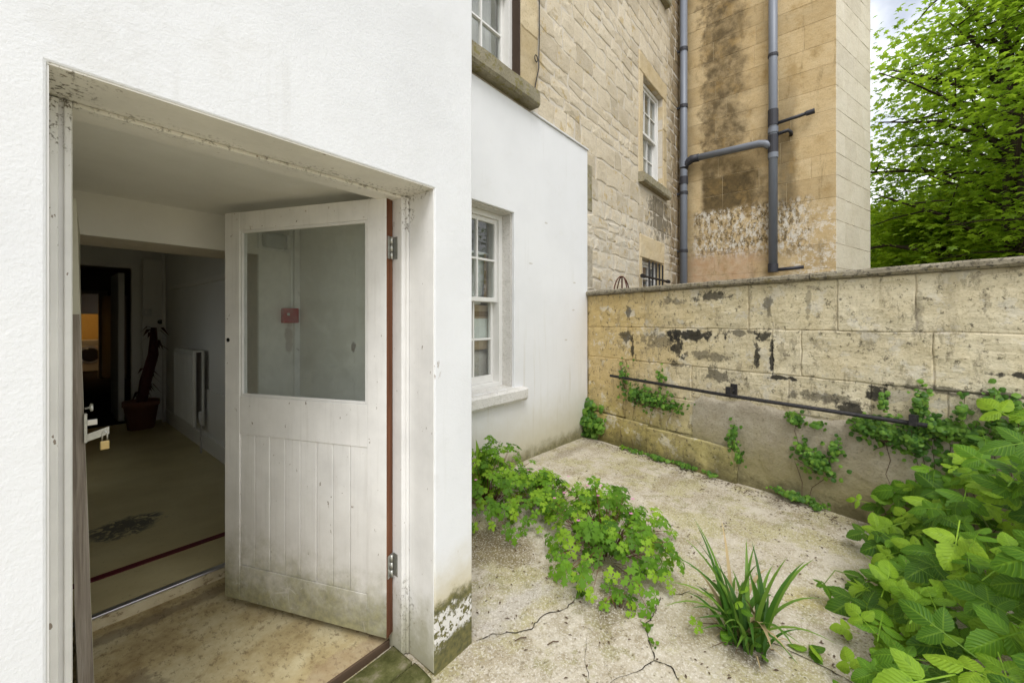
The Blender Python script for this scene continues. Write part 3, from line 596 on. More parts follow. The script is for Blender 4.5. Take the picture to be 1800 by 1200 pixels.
obj('capping', bx(3.64, 4.945, 2.68, 2.738, 2.352, 2.372), MAT['lead'], house, bevel=.004)
obj('roof', bx(-3.3, 9.3, 2.6, 17.2, 8.605, 8.9), MAT['lead'], house)

# rubble stones
zone_block = [(W_1[0] - .3, W_1[1] + .36, W_1[2] - .3, W_1[3] + .4), (W_2[0] - .2, W_2[1] + .22, W_2[2] - .2, W_2[3] + .36), (W_3[0] - .2, W_3[1] + .2, W_3[2] - .2, 9), (W_B[0] - .12, W_B[1] + .12, W_B[2], W_B[3] + .42), (-9, 4.95, -9, 2.375)]
rs = random.Random(11); stones = []; z = .2
while z < 8.4:
    h = rs.uniform(.15, .33); z1 = z + h
    iv = [(3.80, 9.165)]
    for a, b, c, d in zone_block:
        if d > z + .03 and c < z1 - .03:
            iv = [q for i0, i1 in iv for q in ((i0, min(i1, a)), (max(i0, b), i1)) if q[1] - q[0] > .05]
    for i0, i1 in iv:
        x = i0
        while x < i1 - .02:
            w = rs.uniform(.17, .46)
            if x + w > i1 - .14: w = i1 - x
            zm = .804 * (.773 * (x + w) + 1.71) + .3
            if z < zm: stones.append((x, z, w, h))
            x += w
    z = z1
def rubble_bm(bm, x, z, w, h):
    g = .012; j = lambda a: rs.uniform(-a, a)
    pts = []
    for (px, pz) in ((0, 0), (.5, 0), (1, 0), (1, .5), (1, 1), (.5, 1), (0, 1), (0, .5)):
        e = .03 if px != .5 and pz != .5 else .016
        pts.append(Vector((x + g + (w - 2 * g) * px + j(e) , 0, z + g + (h - 2 * g) * pz + j(e))))
    c = sum(pts, Vector()) / 8; pr = rs.uniform(.003, .010)
    r0 = [bm.verts.new((p.x, 2.742, p.z)) for p in pts]
    r1 = [bm.verts.new((p.x, 2.74 - pr * .55, p.z)) for p in pts]
    r2 = [bm.verts.new((c.x + (p.x - c.x) * (1 - .022 / max(.05, w / 2)), 2.74 - pr + j(.004), c.z + (p.z - c.z) * (1 - .02 / max(.05, h / 2)))) for p in pts]
    cc = bm.verts.new((c.x, 2.74 - pr - rs.uniform(0, .006), c.z))
    for q in range(8):
        n = (q + 1) % 8
        bm.faces.new((r0[q], r0[n], r1[n], r1[q])); bm.faces.new((r1[q], r1[n], r2[n], r2[q])); bm.faces.new((r2[q], r2[n], cc))
stones.sort(key=lambda s: -(s[2] * s[3]) / (.773 * s[0] + 1.71) ** 2.2)
for s in stones[:298]:
    bm = bmesh.new(); rubble_bm(bm, *s); obj('stone', bm, MAT['rubble'], wall)
rest = bmesh.new()
for s in stones[298:]: rubble_bm(rest, *s)
obj('rubble_stones', rest, MAT['rubble'], wall, kind='stuff')

def slab(name, x0, x1, y0, y1, z0, z1, mat, par, bev=.008): return obj(name, bx(x0, x1, y0, y1, z0, z1), mat, par, bevel=bev)
def rough_slab(name, x0, x1, yf, z0, z1, depth, mat, par, rough=.005, edge=.014):
    return obj(name, stone_face(Vector((x0, yf, z0)), Vector((1, 0, 0)), Vector((0, 0, 1)), Vector((0, -1, 0)), x1 - x0, z1 - z0, depth, edge, rough), mat, par, smooth=False)
def sill_bm(x0, x1, yf, yb, z0, z1):
    bm = bmesh.new(); n = 14; rows = []
    for i in range(n + 1):
        x = x0 + (x1 - x0) * i / n; r = []
        for (y, zz) in ((yb, z0), (yf + .02, z0), (yf, z0 + .03), (yf, z1 - .025), (yf + .02, z1 - .005), (yb, z1 + .015)):
            q = Vector((x, y, zz)); r.append(bm.verts.new(q + Vector((0, .008 * mnoise.noise(q * 9), .006 * mnoise.noise(q * 11 + Vector((4, 0, 0)))))))
        rows.append(r)
    for i in range(n):
        for j in range(6): bm.faces.new((rows[i][j], rows[i][(j + 1) % 6], rows[i + 1][(j + 1) % 6], rows[i + 1][j]))
    bm.faces.new(rows[0][::-1]); bm.faces.new(rows[-1]); return bm
# dressed stone round the upper windows
def surround(w, lw, rw, lintel, sill=True):
    if lw: rough_slab('jamb_stone', w[0] - lw + .003, w[0], 2.722, w[2], w[3], .13, MAT['dressed'], house)
    if rw:
        n = 3; hh = (w[3] - w[2]) / n
        for q in range(n): rough_slab('jamb_stone', w[1], w[1] + rw - .003, 2.720 + .002 * (q % 2), w[2] + hh * q, w[2] + hh * (q + 1) - .004, .14, MAT['dressed'], house)
    if lintel: rough_slab('lintel', w[0] - lw + .003, w[1] + rw - .003, 2.719, w[3], w[3] + lintel, .12, MAT['dressed'], house)
surround(W_1, .28, .35, .38); obj('reveal_strip', bx(3.432, 3.4515, 2.716, 2.819, W_1[2] + .02, W_1[3] - .02), MAT['brown_dark'], house); surround(W_2, .19, .21, .35); surround(W_3, .19, .2, 0); surround(W_B, .11, .11, .41)
obj('window_sill', sill_bm(2.12, 3.67, 2.60, 2.85, 2.40, 2.597), MAT['sill'], house)
obj('window_sill', sill_bm(6.84, 8.28, 2.62, 2.85, 2.44, 2.617), MAT['sill'], house)
obj('window_sill', sill_bm(6.84, 8.28, 2.62, 2.85, 6.34, 6.517), MAT['sill'], house)
obj('window_sill', sill_bm(2.1, 3.47, 2.62, 2.85, -.865, -.722), MAT['white_sill'], house)
rough_slab('brick_patch', 4.96, 5.13, 2.726, 1.55, 2.2, .02, MAT['sill'], house); rough_slab('cement_patch', 4.96, 5.15, 2.727, .46, 1.06, .02, MAT['patch'], house)

def sash_window(w, yf, cols, label, rooms=2.2, wallmat='dark_paint', lower_drop=0.0, blind=None):
    """box sash: outer frame, two sashes with glazing bars and one pane of glass each light"""
    x0, x1, z0, z1 = w
    fr = obj('window', holed(x0 + .013, x1 - .013, z0 + .002, z1 - .013, [(x0 + .07, x1 - .07, z0 + .05, z1 - .07)], yf, yf + .16), MAT['sash'], house, bevel=.004)
    fr['label'] = label
    a0, a1 = x0 + .071, x1 - .071; zm = (z0 + z1) / 2
    for (b0, b1, y, bot) in ((zm - .02, z1 - .071, yf + .03, .045), (z0 + .051, zm + .02, yf + .085, .075)):
        nz = 2; cw = (a1 - a0 - .08 - .022 * (cols - 1)) / cols; ch = (b1 - b0 - .045 - bot - .022 * (nz - 1)) / nz; holes = []
        for i in range(cols):
            for j in range(nz):
                hx, hz = a0 + .04 + i * (cw + .022), b0 + bot + j * (ch + .022); holes.append((hx, hx + cw, hz, hz + ch))
        obj('sash', holed(a0, a1, b0, b1, holes, y, y + .045), MAT['sash'], fr, bevel=.003)
        for h in holes: obj('pane', bx(h[0] - .004, h[1] + .004, y + .02 + random.uniform(0, .004), y + .0245, h[2] - .004, h[3] + .004), MAT['glass'], fr)
    # room behind
    rb = bmesh.new(); X0, X1, Y0, Y1, Z0, Z1 = x0 - .5, x1 + .5, 3.11, 3.11 + rooms, z0 - .6, z1 + .3
    for f in (((X0, Y0, Z0), (X1, Y0, Z0), (X1, Y1, Z0), (X0, Y1, Z0)), ((X0, Y0, Z1), (X0, Y1, Z1), (X1, Y1, Z1), (X1, Y0, Z1)), ((X0, Y1, Z0), (X1, Y1, Z0), (X1, Y1, Z1), (X0, Y1, Z1)),
              ((X0, Y0, Z0), (X0, Y1, Z0), (X0, Y1, Z1), (X0, Y0, Z1)), ((X1, Y0, Z0), (X1, Y0, Z1), (X1, Y1, Z1), (X1, Y1, Z0))): rb.faces.new([rb.verts.new(p) for p in f])
    obj('room_wall', rb, MAT[wallmat], fr)
    if blind:
        n = 30; bmb = bmesh.new(); rows = []
        for q in range(n + 1):
            x = x0 + .05 + (x1 - x0 - .1) * q / n; y = yf + .20 + .012 * math.sin(q * 2.1)
            rows.append((bmb.verts.new((x, y, z0 + .02)), bmb.verts.new((x, y, z1 - .05))))
        for q in range(n): bmb.faces.new((rows[q][0], rows[q + 1][0], rows[q + 1][1], rows[q][1]))
        obj('curtain', bmb, MAT['curtain'], fr)
    return fr
sash_window(W_LOW, 2.855, 3, 'lower sash window in the white wall with boxes piled behind it', wallmat='curtain')
sash_window(W_1, 2.82, 3, 'upper sash window beside the porch reflecting leaves', blind=True)  # curtain added behind the glass so the panes look brighter
sash_window(W_2, 2.82, 3, 'sash window with stone sill high on the rubble wall', blind=True)
sash_window(W_3, 2.82, 3, 'topmost sash window of which only the sill shows', blind=True)
sash_window(W_B, 2.84, 3, 'low barred window just above the garden wall')
gb = obj('window_guard', tb([(6.86, 2.66, .78), (8.19, 2.66, .78)], .02, 8), MAT['iron'], house)
for e in (6.86, 8.19): obj('end_knob', tb([(e - .04, 2.66, .78), (e + .04, 2.66, .78)], .038, 10), MAT['iron'], gb)
for q in range(5): obj('bar', tb([(7.17 + .178 * q, 2.665, .0), (7.17 + .178 * q, 2.665, 1.08)], .016, 8), MAT['iron'], gb)

# things behind the lower window
t = thing('storage_tub', 'pale plastic tub with brown ribbon behind the lower window', 'tub', (2.95, 3.2, .1))
bm = bmesh.new(); vs = []
for (hw, z) in ((.22, .17), (.29, .72)): vs.append([bm.verts.new((3.02 + sx * hw, 3.22 + sy * hw * .5, z)) for sx, sy in ((-1, -1), (1, -1), (1, 1), (-1, 1))])
for q in range(4): bm.faces.new((vs[0][q], vs[0][(q + 1) % 4], vs[1][(q + 1) % 4], vs[1][q]))
bm.faces.new(vs[0][::-1]); bm.faces.new(vs[1]); obj('tub_body', bm, MAT['tub'], t, bevel=.02)
obj('rim', bx(2.66, 3.32, 3.032, 3.40, .721, .75), MAT['tub'], t, bevel=.008)
for q in (3.05, 3.2): obj('ribbon', bx(q, q + .045, 3.026, 3.031, .35 - (q - 3.05), .73, M=None), MAT['ribbon'], t)
t = thing('cardboard_box', 'brown cardboard box with flaps under the pale tub', 'box', (2.95, 3.2, -.4))
obj('carton', bx(2.6, 3.31, 3.03, 3.45, -.32, .165), MAT['cardboard'], t, bevel=.006); obj('label_sheet', bx(2.85, 3.25, 3.025, 3.0285, -.22, .02), MAT['tub'], t); obj('tape', bx(2.6, 3.31, 3.0265, 3.0295, .04, .10), MAT['ribbon'], t)
t = tag(obj('folded_blanket', None or stone_face(Vector((2.5, 3.05, -.74)), Vector((1, 0, 0)), Vector((0, 0, 1)), Vector((0, -1, 0)), .88, .41, .5, .05, .02, .1), MAT['cloth'], None, smooth=True), 'greyish folded cloth heap at the bottom of the lower window', 'blanket')

# inside: hall and rooms behind
HZ, HXR = -1.397, 1.235
struct('hall_floor', bx(-.9, HXR + .4, 2.722, 7.5, -1.56, HZ), MAT['lino'])
rough_step = obj('step', stone_face(Vector((-.05, 2.709, PF - .02)), Vector((1, 0, 0)), Vector((0, 0, 1)), Vector((0, -1, 0)), 1.1, HZ - PF + .012, .02, .006, .003), MAT['step'], house)
tag(obj('threshold_strip', bx(.08, .92, 2.70, 2.735, HZ - .004, HZ + .006), MAT['alu'], None, bevel=.003), 'worn metal nosing strip along the hall step', 'threshold')
tag(obj('floor_strip', bx(.09, .90, 3.08, 3.13, HZ + .0005, HZ + .005), MAT['red_strip'], None), 'dark red strip across the yellow lino', 'floor strip')
hw = obj('hall_wall', bx(HXR, HXR + .1, 3.101, 7.5, HZ - .1, 1.2), MAT['hall_paint'], house)
obj('skirting', bx(HXR - .022, HXR - .0005, 3.102, 7.498, HZ, HZ + .16), MAT['hall_trim'], hw, bevel=.004)
for y0, y1 in ((3.3, 4.35), (4.45, 5.5), (5.6, 6.6)): obj('panel', bx(HXR - .018, HXR - .0005, y0, y1, HZ + .22, HZ + .66), MAT['hall_trim'], hw, bevel=.006)
obj('picture_rail', bx(HXR - .035, HXR - .0005, 3.102, 6.9, .40, .45), MAT['hall_trim'], hw, bevel=.006)
def turned(bm):
    for v in bm.verts: v.co = Vector((v.co.y, v.co.x, v.co.z))
    return bm
lw_ = obj('hall_wall', turned(holed(3.101, 7.5, HZ - .1, 1.2, [(4.1, 5.1, -.4, .75)], -.95, -.85)), MAT['hall_paint'], house)  # opening cut for the added window
obj('added_window', turned(holed(4.1, 5.1, -.4, .75, [(4.15, 4.58, -.34, .69), (4.62, 5.05, -.34, .69)], -.93, -.88)), MAT['sash'], lw_)  # window added out of view to let skylight brighten the hall
for y0 in (4.147, 4.617): obj('pane', bx(-.907, -.903, y0, y0 + .436, -.343, .693), MAT['glass'], lw_)
obj('hall_ceiling', bx(-.95, HXR + .1, 3.101, 7.5, 1.201, 1.3), MAT['hall_paint'], house)
ew = obj('end_wall', holed(-.95, 1.7, HZ - .1, 1.2, [(.10, .913, HZ - .2, .717)], 7.501, 7.62), MAT['hall_paint'], house)
obj('door_casing', holed(.03, .985, HZ, .79, [(.105, .908, HZ - .1, .712)], 7.47, 7.5005), MAT['hall_trim'], ew, bevel=.004)
obj('cupboard_door', bx(1.01, 1.215, 7.40, 7.5, HZ, .85), MAT['hall_trim'], ew, bevel=.004)
obj('door_knob', tb([(1.19, 7.40, -.02), (1.19, 7.35, -.02)], .03, 10), MAT['black'], ew)
obj('corner_pipe', tb([(1.20, 7.2, HZ), (1.20, 7.2, 1.2)], .022, 8), MAT['hall_trim'], ew, smooth=True)
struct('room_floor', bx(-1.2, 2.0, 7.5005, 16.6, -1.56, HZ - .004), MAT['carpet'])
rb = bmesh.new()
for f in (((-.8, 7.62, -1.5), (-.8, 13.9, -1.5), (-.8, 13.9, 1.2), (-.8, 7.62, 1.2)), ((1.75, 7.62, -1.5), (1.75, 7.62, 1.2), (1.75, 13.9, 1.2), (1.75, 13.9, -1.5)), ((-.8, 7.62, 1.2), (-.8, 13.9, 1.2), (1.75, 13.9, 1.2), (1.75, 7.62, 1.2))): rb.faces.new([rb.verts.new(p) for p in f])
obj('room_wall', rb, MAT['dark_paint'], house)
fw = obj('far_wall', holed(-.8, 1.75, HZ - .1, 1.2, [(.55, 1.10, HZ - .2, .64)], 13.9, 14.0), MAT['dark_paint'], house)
obj('door_casing', holed(.47, 1.25, HZ, .72, [(.552, 1.098, HZ - .1, .638)], 13.86, 13.899), MAT['hall_trim'], fw)
obj('door_leaf', bx(1.17, 1.9, 13.2, 13.24, HZ, .6, M=Matrix.Translation((1.17, 13.85, 0)) @ Matrix.Rotation(R(-62), 4, 'Z') @ Matrix.Translation((-1.17, -13.22, 0))), MAT['hall_trim'], fw)
obj('panel_door', bx(.80, .86, 7.7, 8.5, HZ, .66), MAT['hall_trim'], fw)
rb = bmesh.new()
for f in (((0, 14.001, -1.5), (0, 16.5, -1.5), (0, 16.5, 1.2), (0, 14.001, 1.2)), ((2, 14.001, -1.5), (2, 14.001, 1.2), (2, 16.5, 1.2), (2, 16.5, -1.5)), ((0, 14.001, 1.2), (0, 16.5, 1.2), (2, 16.5, 1.2), (2, 14.001, 1.2)), ((0, 16.5, -1.5), (2, 16.5, -1.5), (2, 16.5, 1.2), (0, 16.5, 1.2))): rb.faces.new([rb.verts.new(p) for p in f])
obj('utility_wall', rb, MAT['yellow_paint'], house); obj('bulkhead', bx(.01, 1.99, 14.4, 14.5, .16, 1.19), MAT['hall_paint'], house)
wm = thing('washing_machine', 'white washing machine in the lit yellow room at the far end', 'machine', (1.15, 16.1, HZ))
obj('cabinet', bx(.78, 1.4, 15.85, 16.4, HZ + .01, HZ + .86), MAT['white_plastic'], wm, bevel=.012)
bm = bmesh.new(); tube(bm, [(1.09, 15.849, HZ + .46), (1.09, 15.80, HZ + .46)], [.2, .17], 20); obj('porthole', bm, MAT['dark_glass'], wm)
bm = bmesh.new(); tube(bm, [(1.09, 15.8495, HZ + .46), (1.09, 15.83, HZ + .46)], [.25, .24], 20); obj('porthole_ring', bm, MAT['steel'], wm)
obj('control_panel', bx(.8, 1.38, 15.842, 15.8495, HZ + .73, HZ + .84), MAT['diffuser'], wm)
pn = thing('pendant_lamp', 'glowing pendant lamp in the yellow room at the far end', 'lamp', (.75, 15.2, .8))
em = M('lamp_glow'); em.b.inputs['Emission Color'].default_value = (1, .62, .2, 1); em.b.inputs['Emission Strength'].default_value = 6; em.col((.8, .6, .3))
bm = bmesh.new(); bmesh.ops.create_uvsphere(bm, u_segments=12, v_segments=8, radius=.06, matrix=Matrix.Translation((.6, 15.2, .72))); obj('bulb', bm, em.mat, pn, smooth=True)
bm = bmesh.new(); lathe(bm, [(.05, .16), (.2, 0), (.19, 0), (.045, .15)], (.6, 15.2, .74)); obj('lamp_shade', bm, MAT['dark_paint'], pn); obj('flex', tb([(.6, 15.2, .88), (.6, 15.2, 1.2)], .006, 6), MAT['cable'], pn)
ld = bpy.data.lights.new('bulb_light', 'POINT'); ld.energy = 6; ld.color = (1, .72, .38); ld.shadow_soft_size = .08
lo = bpy.data.objects.new('bulb_light', ld); link(lo, pn); lo.location = Vector((.6, 15.2, .60)) - Vector(pn.location)
# radiator on the hall wall
rd = thing('radiator', 'white panel radiator low on the right hall wall', 'radiator', (1.15, 5.6, -1.1))
obj('panel', bx(1.095, 1.125, 5.2, 6.05, -1.12, -.33), MAT['radiator'], rd, bevel=.008)
obj('panel', bx(1.17, 1.195, 5.2, 6.05, -1.12, -.33), MAT['radiator'], rd, bevel=.008)
obj('top_grille', bx(1.10, 1.19, 5.21, 6.04, -.335, -.318), MAT['radiator'], rd)
for q in range(13): obj('rib', bx(1.0885, 1.0945, 5.24 + q * .062, 5.268 + q * .062, -1.09, -.37), MAT['radiator'], rd, bevel=.003)
obj('valve', tb([(1.15, 5.14, -1.08), (1.15, 5.14, -1.0), (1.15, 5.14, -.95)], [.012, .022, .02], 10), MAT['white_plastic'], rd); obj('feed_pipe', tb([(1.15, 5.14, -1.38), (1.15, 5.14, -1.08)], .009, 8), MAT['alu'], rd)
sw_ = thing('light_switch', 'pale double light switch on the hall end wall', 'switch', (1.0, 7.47, .1)); obj('plate', bx(1.0, 1.10, 7.385, 7.3995, .06, .16), MAT['white_plastic'], sw_, bevel=.002); obj('rocker', bx(1.03, 1.05, 7.38, 7.3848, .09, .13), MAT['hall_trim'], sw_)
pt = thing('potted_plant', 'tall dark dried plant leaning in a red-brown pot in the hall', 'plant', (.94, 7.0, HZ))
bm = bmesh.new(); lathe(bm, [(.13, 0), (.17, .30), (.185, .30), (.185, .36), (.16, .36), (.155, .32)], (.94, 7.0, HZ)); obj('pot', bm, MAT['terracotta'], pt, smooth=True)
obj('stem', tb([(.94, 7.0, HZ + .3), (.98, 7.0, HZ + .6), (1.06, 7.02, HZ + .95), (1.07, 7.05, HZ + 1.3)], [.05, .06, .055, .03], 8), MAT['dead_leaf'], pt)
rp = random.Random(5)
for q in range(34):
    f = rp.random(); a = rp.uniform(0, 6.28); b = Vector((.94 + .13 * f, 7.0, HZ + .4 + .9 * f)); L = rp.uniform(.1, .22)
    e = b + Vector((math.cos(a) * L, math.sin(a) * L * .7, -L * rp.uniform(.2, .9))); mdl = (b + e) / 2 + Vector((0, 0, .06)); s = Vector((-math.sin(a), math.cos(a), 0)) * .025
    bm = bmesh.new(); v = [bm.verts.new(p) for p in (b, mdl + s, e, mdl - s)]; bm.faces.new(v); obj('leaf', bm, MAT['dead_leaf'], pt)

# ------------------------------------------------------------------ stone wing with downpipes
WX = 9.17; c0 = Vector((WX, .04, 0)); we = Vector((.955, -.299, 0)).normalized(); c1 = c0 + we * 1.78; wn_ = Vector((we.y, -we.x, 0))
if wn_.dot(-c0) < 0: wn_ = -wn_
wing = thing('stone_wing', 'tall ashlar stone wing with stained yellow face and two downpipes', 'building', (10, 1.5, -1.7))
bm = bmesh.new(); poly = [(WX + .006, 2.739), (WX + .006, .045), (c1.x - .01, c1.y + .015), (12.4, 2.739)]
lo_ = [bm.verts.new((*p, -1.9)) for p in poly]; hi_ = [bm.verts.new((*p, 9.2)) for p in poly]
for q in range(4): bm.faces.new((lo_[q], lo_[(q + 1) % 4], hi_[(q + 1) % 4], hi_[q]))
bm.faces.new(lo_[::-1]); bm.faces.new(hi_); wwall = obj('wall', bm, MAT['wing_joint'], wing)
rw = random.Random(3); z = .1; ci = 0
while z < 7.6:
    h = .42 + rw.uniform(-.03, .03); y = 2.735; g = .0025
    first = rw.uniform(.35, .95)
    while y > .07:
        w = first if y > 2.7 else rw.uniform(.6, 1.15); first = 1
        if y - w < .35: w = y - .04
        obj('stone', stone_face(Vector((WX + rw.uniform(-.001, .001), y - g, z + g)), Vector((0, -1, 0)), Vector((0, 0, 1)), Vector((-1, 0, 0)), w - 2 * g, h - 2 * g, .02, .004, .003, .14, .003, seed=ci), MAT['wing'], wwall)
        y -= w; ci += 1
    x = 0.0; end = 1.775; first = rw.uniform(.3, .8)
    while x < end - .02:
        w = first if x == 0 else rw.uniform(.5, .9)
        if end - x - w < .25: w = end - x
        o = c0 + we * (x + g) + Vector((0, 0, z + g))
        obj('stone', stone_face(o + wn_ * .001, we, Vector((0, 0, 1)), wn_, w - 2 * g, h - 2 * g, .02, .004, .003, .14, .003, seed=ci), MAT['wing_end'], wwall)
        x += w; ci += 1
    z += h
obj('roof', bx(9.3, 12.2, .5, 2.7, 9.205, 9.4), MAT['lead'], wing)
def downpipe(label, x, y, z0, z1, cols, r=.075):
    t = thing('downpipe', label, 'pipe', (x, y, z0), 'grey downpipes on the stone wing')
    obj('pipe', tb([(x, y, z0), (x, y, z1)], r, 18), MAT['pvc'], t, smooth=True)
    for z, hh, k in cols:
        o = obj('collar', tb([(x, y, z - hh), (x, y, z + hh)], r + .012, 18), MAT[k], t, smooth=False)
        if hh < .06: obj('bracket', bx(x - .02, x + .02, y - .01, y + .14, z - .02, z + .02) if y > 2 else bx(x + .05, x + .135, y - .02, y + .02, z - .02, z + .02), MAT['pvc_dark'], o)
    return t
p1 = downpipe('grey downpipe in the corner between rubble wall and wing', 9.02, 2.60, -1.7, 8.4, [(7.05, .04, 'pvc_dark'), (5.85, .035, 'pvc_dark'), (4.62, .035, 'pvc_dark'), (3.40, .10, 'pvc'), (3.02, .08, 'pvc_dark'), (2.75, .03, 'pvc_dark'), (1.5, .03, 'pvc_dark')])
p2 = downpipe('grey downpipe in the middle of the stained wing face', 9.04, .975, .93, 8.4, [(5.05, .025, 'pvc_dark'), (3.86, .15, 'pvc_dark'), (3.62, .05, 'pvc'), (3.36, .17, 'pvc_dark'), (3.14, .05, 'pvc'), (1.0, .08, 'pvc_dark')])
def branch(pts, r, mat='pvc'):
    return obj('branch_pipe', tb(pts, r, 14), MAT[mat], p2, smooth=True)
branch([(9.03, .975, 3.30), (9.03, 1.10, 3.40), (9.03, 1.2, 3.43), (9.03, 2.42, 3.45)], .07)
obj('elbow', tb([(9.03, 2.30, 3.447), (9.03, 2.44, 3.45), (9.025, 2.56, 3.38), (9.02, 2.6, 3.27)], .082, 14), MAT['pvc_dark'], p2, smooth=True)
branch([(9.05, .95, 3.74), (9.05, .40, 3.79)], .03, 'pvc_dark'); obj('end_cap', tb([(9.05, .47, 3.782), (9.05, .34, 3.795)], .045, 12), MAT['pvc_dark'], p2)
branch([(9.05, .95, 3.53), (9.05, .74, 3.56), (9.09, .70, 3.53), (9.16, .70, 3.50)], .032, 'pvc_dark')
branch([(9.05, .95, .96), (9.05, .5, .98)], .032, 'pvc_dark')
cb = bmesh.new(); pa = [on_y(948, -60, 2.70), on_y(948, 60, 2.70), on_y(947, 120, 2.70), on_y(941, 150, 2.70), on_y(938, 168, 2.69)]
tube(cb, pa, .007, 6); cable = tag(obj('hanging_cable', cb, MAT['cable'], None, smooth=True), 'thin black cable hanging beside the upper sash window', 'cable')
lp = bmesh.new(); cc = on_y(942.5, 103, 2.69); tube(lp, [cc + Vector((math.cos(a) * .028, 0, math.sin(a) * .04)) for a in [q * .7 for q in range(10)]], .006, 6); obj('loop', lp, MAT['cable'], cable)

# ------------------------------------------------------------------ garden wall
gwall = thing('garden_wall', 'old ashlar garden wall with lichened coping, black crust and green base', 'wall', tuple(gw(2.2, -1.6)))
CT, CB_ = .405, .34
UE, UZ = GE, Vector((0, 0, 1))
def gbox(k0, k1, z0, z1, o0, o1):
    bm = bmesh.new(); vs = [bm.verts.new(gw(k, z, o)) for k, o, z in ((k0, o0, z0), (k1, o0, z0), (k1, o1, z0), (k0, o1, z0), (k0, o0, z1), (k1, o0, z1), (k1, o1, z1), (k0, o1, z1))]
    for f in ((3, 2, 1, 0), (4, 5, 6, 7), (0, 1, 5, 4), (1, 2, 6, 5), (2, 3, 7, 6), (3, 0, 4, 7)): bm.faces.new([vs[i] for i in f])
    return bm
gcore = obj('core', gbox(-.02, 7.2, -1.9, CB_ - .002, -.42, -.009), MAT['garden_joint'], gwall)
def K(px): return gk(px)[0]
def gstone(k0, k1, z0, z1, off=0, mat='garden', rough=.007, g=.0025):
    obj('stone', stone_face(gw(k0 + g, z0 + g, off), UE, UZ, GN, k1 - k0 - 2 * g, z1 - z0 - 2 * g, .03, .008, rough, .05, .008, seed=k0 * 7), MAT[mat], gwall, smooth=False)
rg = random.Random(8)
def course(pxs, z0, z1, extra=()):
    ks = [K(p) for p in pxs] + list(extra)
    for a, b in zip(ks, ks[1:]): gstone(a, b, z0, z1, rg.uniform(-.004, .006))
course([1034.5, 1133, 1315, 1471, 1608], -.085, CB_, [4.4, 5.6, 7.1])
course([1034.5, 1112, 1357, 1408, 1640], -.49, -.085, [4.9, 6.0, 7.1])
gstone(K(1034.5), K(1100), -1.22, -.49, .004); gstone(K(1100), K(1215), -.86, -.49, 0); gstone(K(1100), K(1160), -1.24, -.86, .006); gstone(K(1160), K(1222), -1.24, -.86, -.003)
course([1215, 1385, 1530, 1665], -.82, -.49, [4.6, 5.8, 7.1])
gstone(K(1036), K(1141), -1.72, -1.225, .05); gstone(K(1141), K(1300), -1.72, -1.245, .065)
# cement patch over the lower courses: irregular outline
bm = bmesh.new(); ks = [K(1218) + i * (7.1 - K(1218)) / 60 for i in range(61)]; grid = []
for i, k in enumerate(ks):
    top = -.80 + .07 * mnoise.noise(Vector((k * 2.1, 3, 0))) + .03 * mnoise.noise(Vector((k * 9, 1, 0))) - (.10 if i == 0 else 0); col = []
    low = -1.72
    for j in range(19):
        z = top + (low - top) * j / 18; p = gw(k, z, .016 + .012 * mnoise.noise(Vector((k * 3, z * 3, 7))) + .004 * mnoise.noise(Vector((k * 14, z * 14, 7))) - (.022 if j == 0 else 0) + max(0, (j - 14)) * .012)
        col.append(bm.verts.new(p))
    grid.append(col)
for i in range(60):
    for j in range(18): bm.faces.new((grid[i][j], grid[i][j + 1], grid[i + 1][j + 1], grid[i + 1][j]))
back = [bm.verts.new(c[0].co - GN * .03) for c in grid]
for i in range(60): bm.faces.new((grid[i][0], grid[i + 1][0], back[i + 1], back[i]))
obj('cement_patch', bm, MAT['patch'], gwall, smooth=True)
kk = -.015
while kk < 7.1:
    w = rg.uniform(.75, 1.25); k1 = kk + w; bm = bmesh.new(); n = 16; rows = []
    for i in range(n + 1):
        k = kk + .003 + (w - .006) * i / n; r = []
        for (o, z) in ((-.46, CB_), (.035, CB_), (.052, CB_ + .018), (.05, CT - .02), (.03, CT - .004), (-.2, CT + .012), (-.45, CT - .004)):
            q = gw(k, z, o); nn = mnoise.noise(q * 13) * .008 + mnoise.noise(q * 4) * .006
            r.append(bm.verts.new(q + GN * nn + Vector((0, 0, nn * .6 if z > CB_ else 0))))
        rows.append(r)
    for i in range(n):
        for j in range(7): bm.faces.new((rows[i][j], rows[i][(j + 1) % 7], rows[i + 1][(j + 1) % 7], rows[i + 1][j]))
    bm.faces.new(rows[0][::-1]); bm.faces.new(rows[-1]); obj('coping_stone', bm, MAT['coping'], gwall); kk = k1
hr = thing('handrail', 'black iron rail on brackets sloping across the garden wall', 'rail', tuple(gw(2, -.8)))
ka, za = gk(1075, 660); kb, zb = gk(1631, 747); sc_ = .94
def railp(px, py):
    d = ray(px, py); o = GO + GN * .11; return d * (o.dot(GN) / d.dot(GN))
r0, r1 = railp(1073, 660), railp(1631, 748); obj('bar', tb([r0, (r0 + r1) / 2 + Vector((0, 0, -.012)), r1], .0165, 12), MAT['iron'], hr, smooth=True)
for px, py in ((1281, 688), (1605, 740)):
    p = railp(px, py); k = (p - GO).dot(GE)
    bk = obj('bracket', tb([gw(k, p.z + .0, .0), gw(k, p.z, .125)], .012, 8), MAT['iron'], hr)
    obj('plate', gbox(k - .03, k + .03, p.z - .06, p.z + .065, .004, .02), MAT['iron'], bk); obj('clamp', gbox(k - .022, k + .022, p.z - .03, p.z + .045, .088, .134), MAT['iron'], bk)
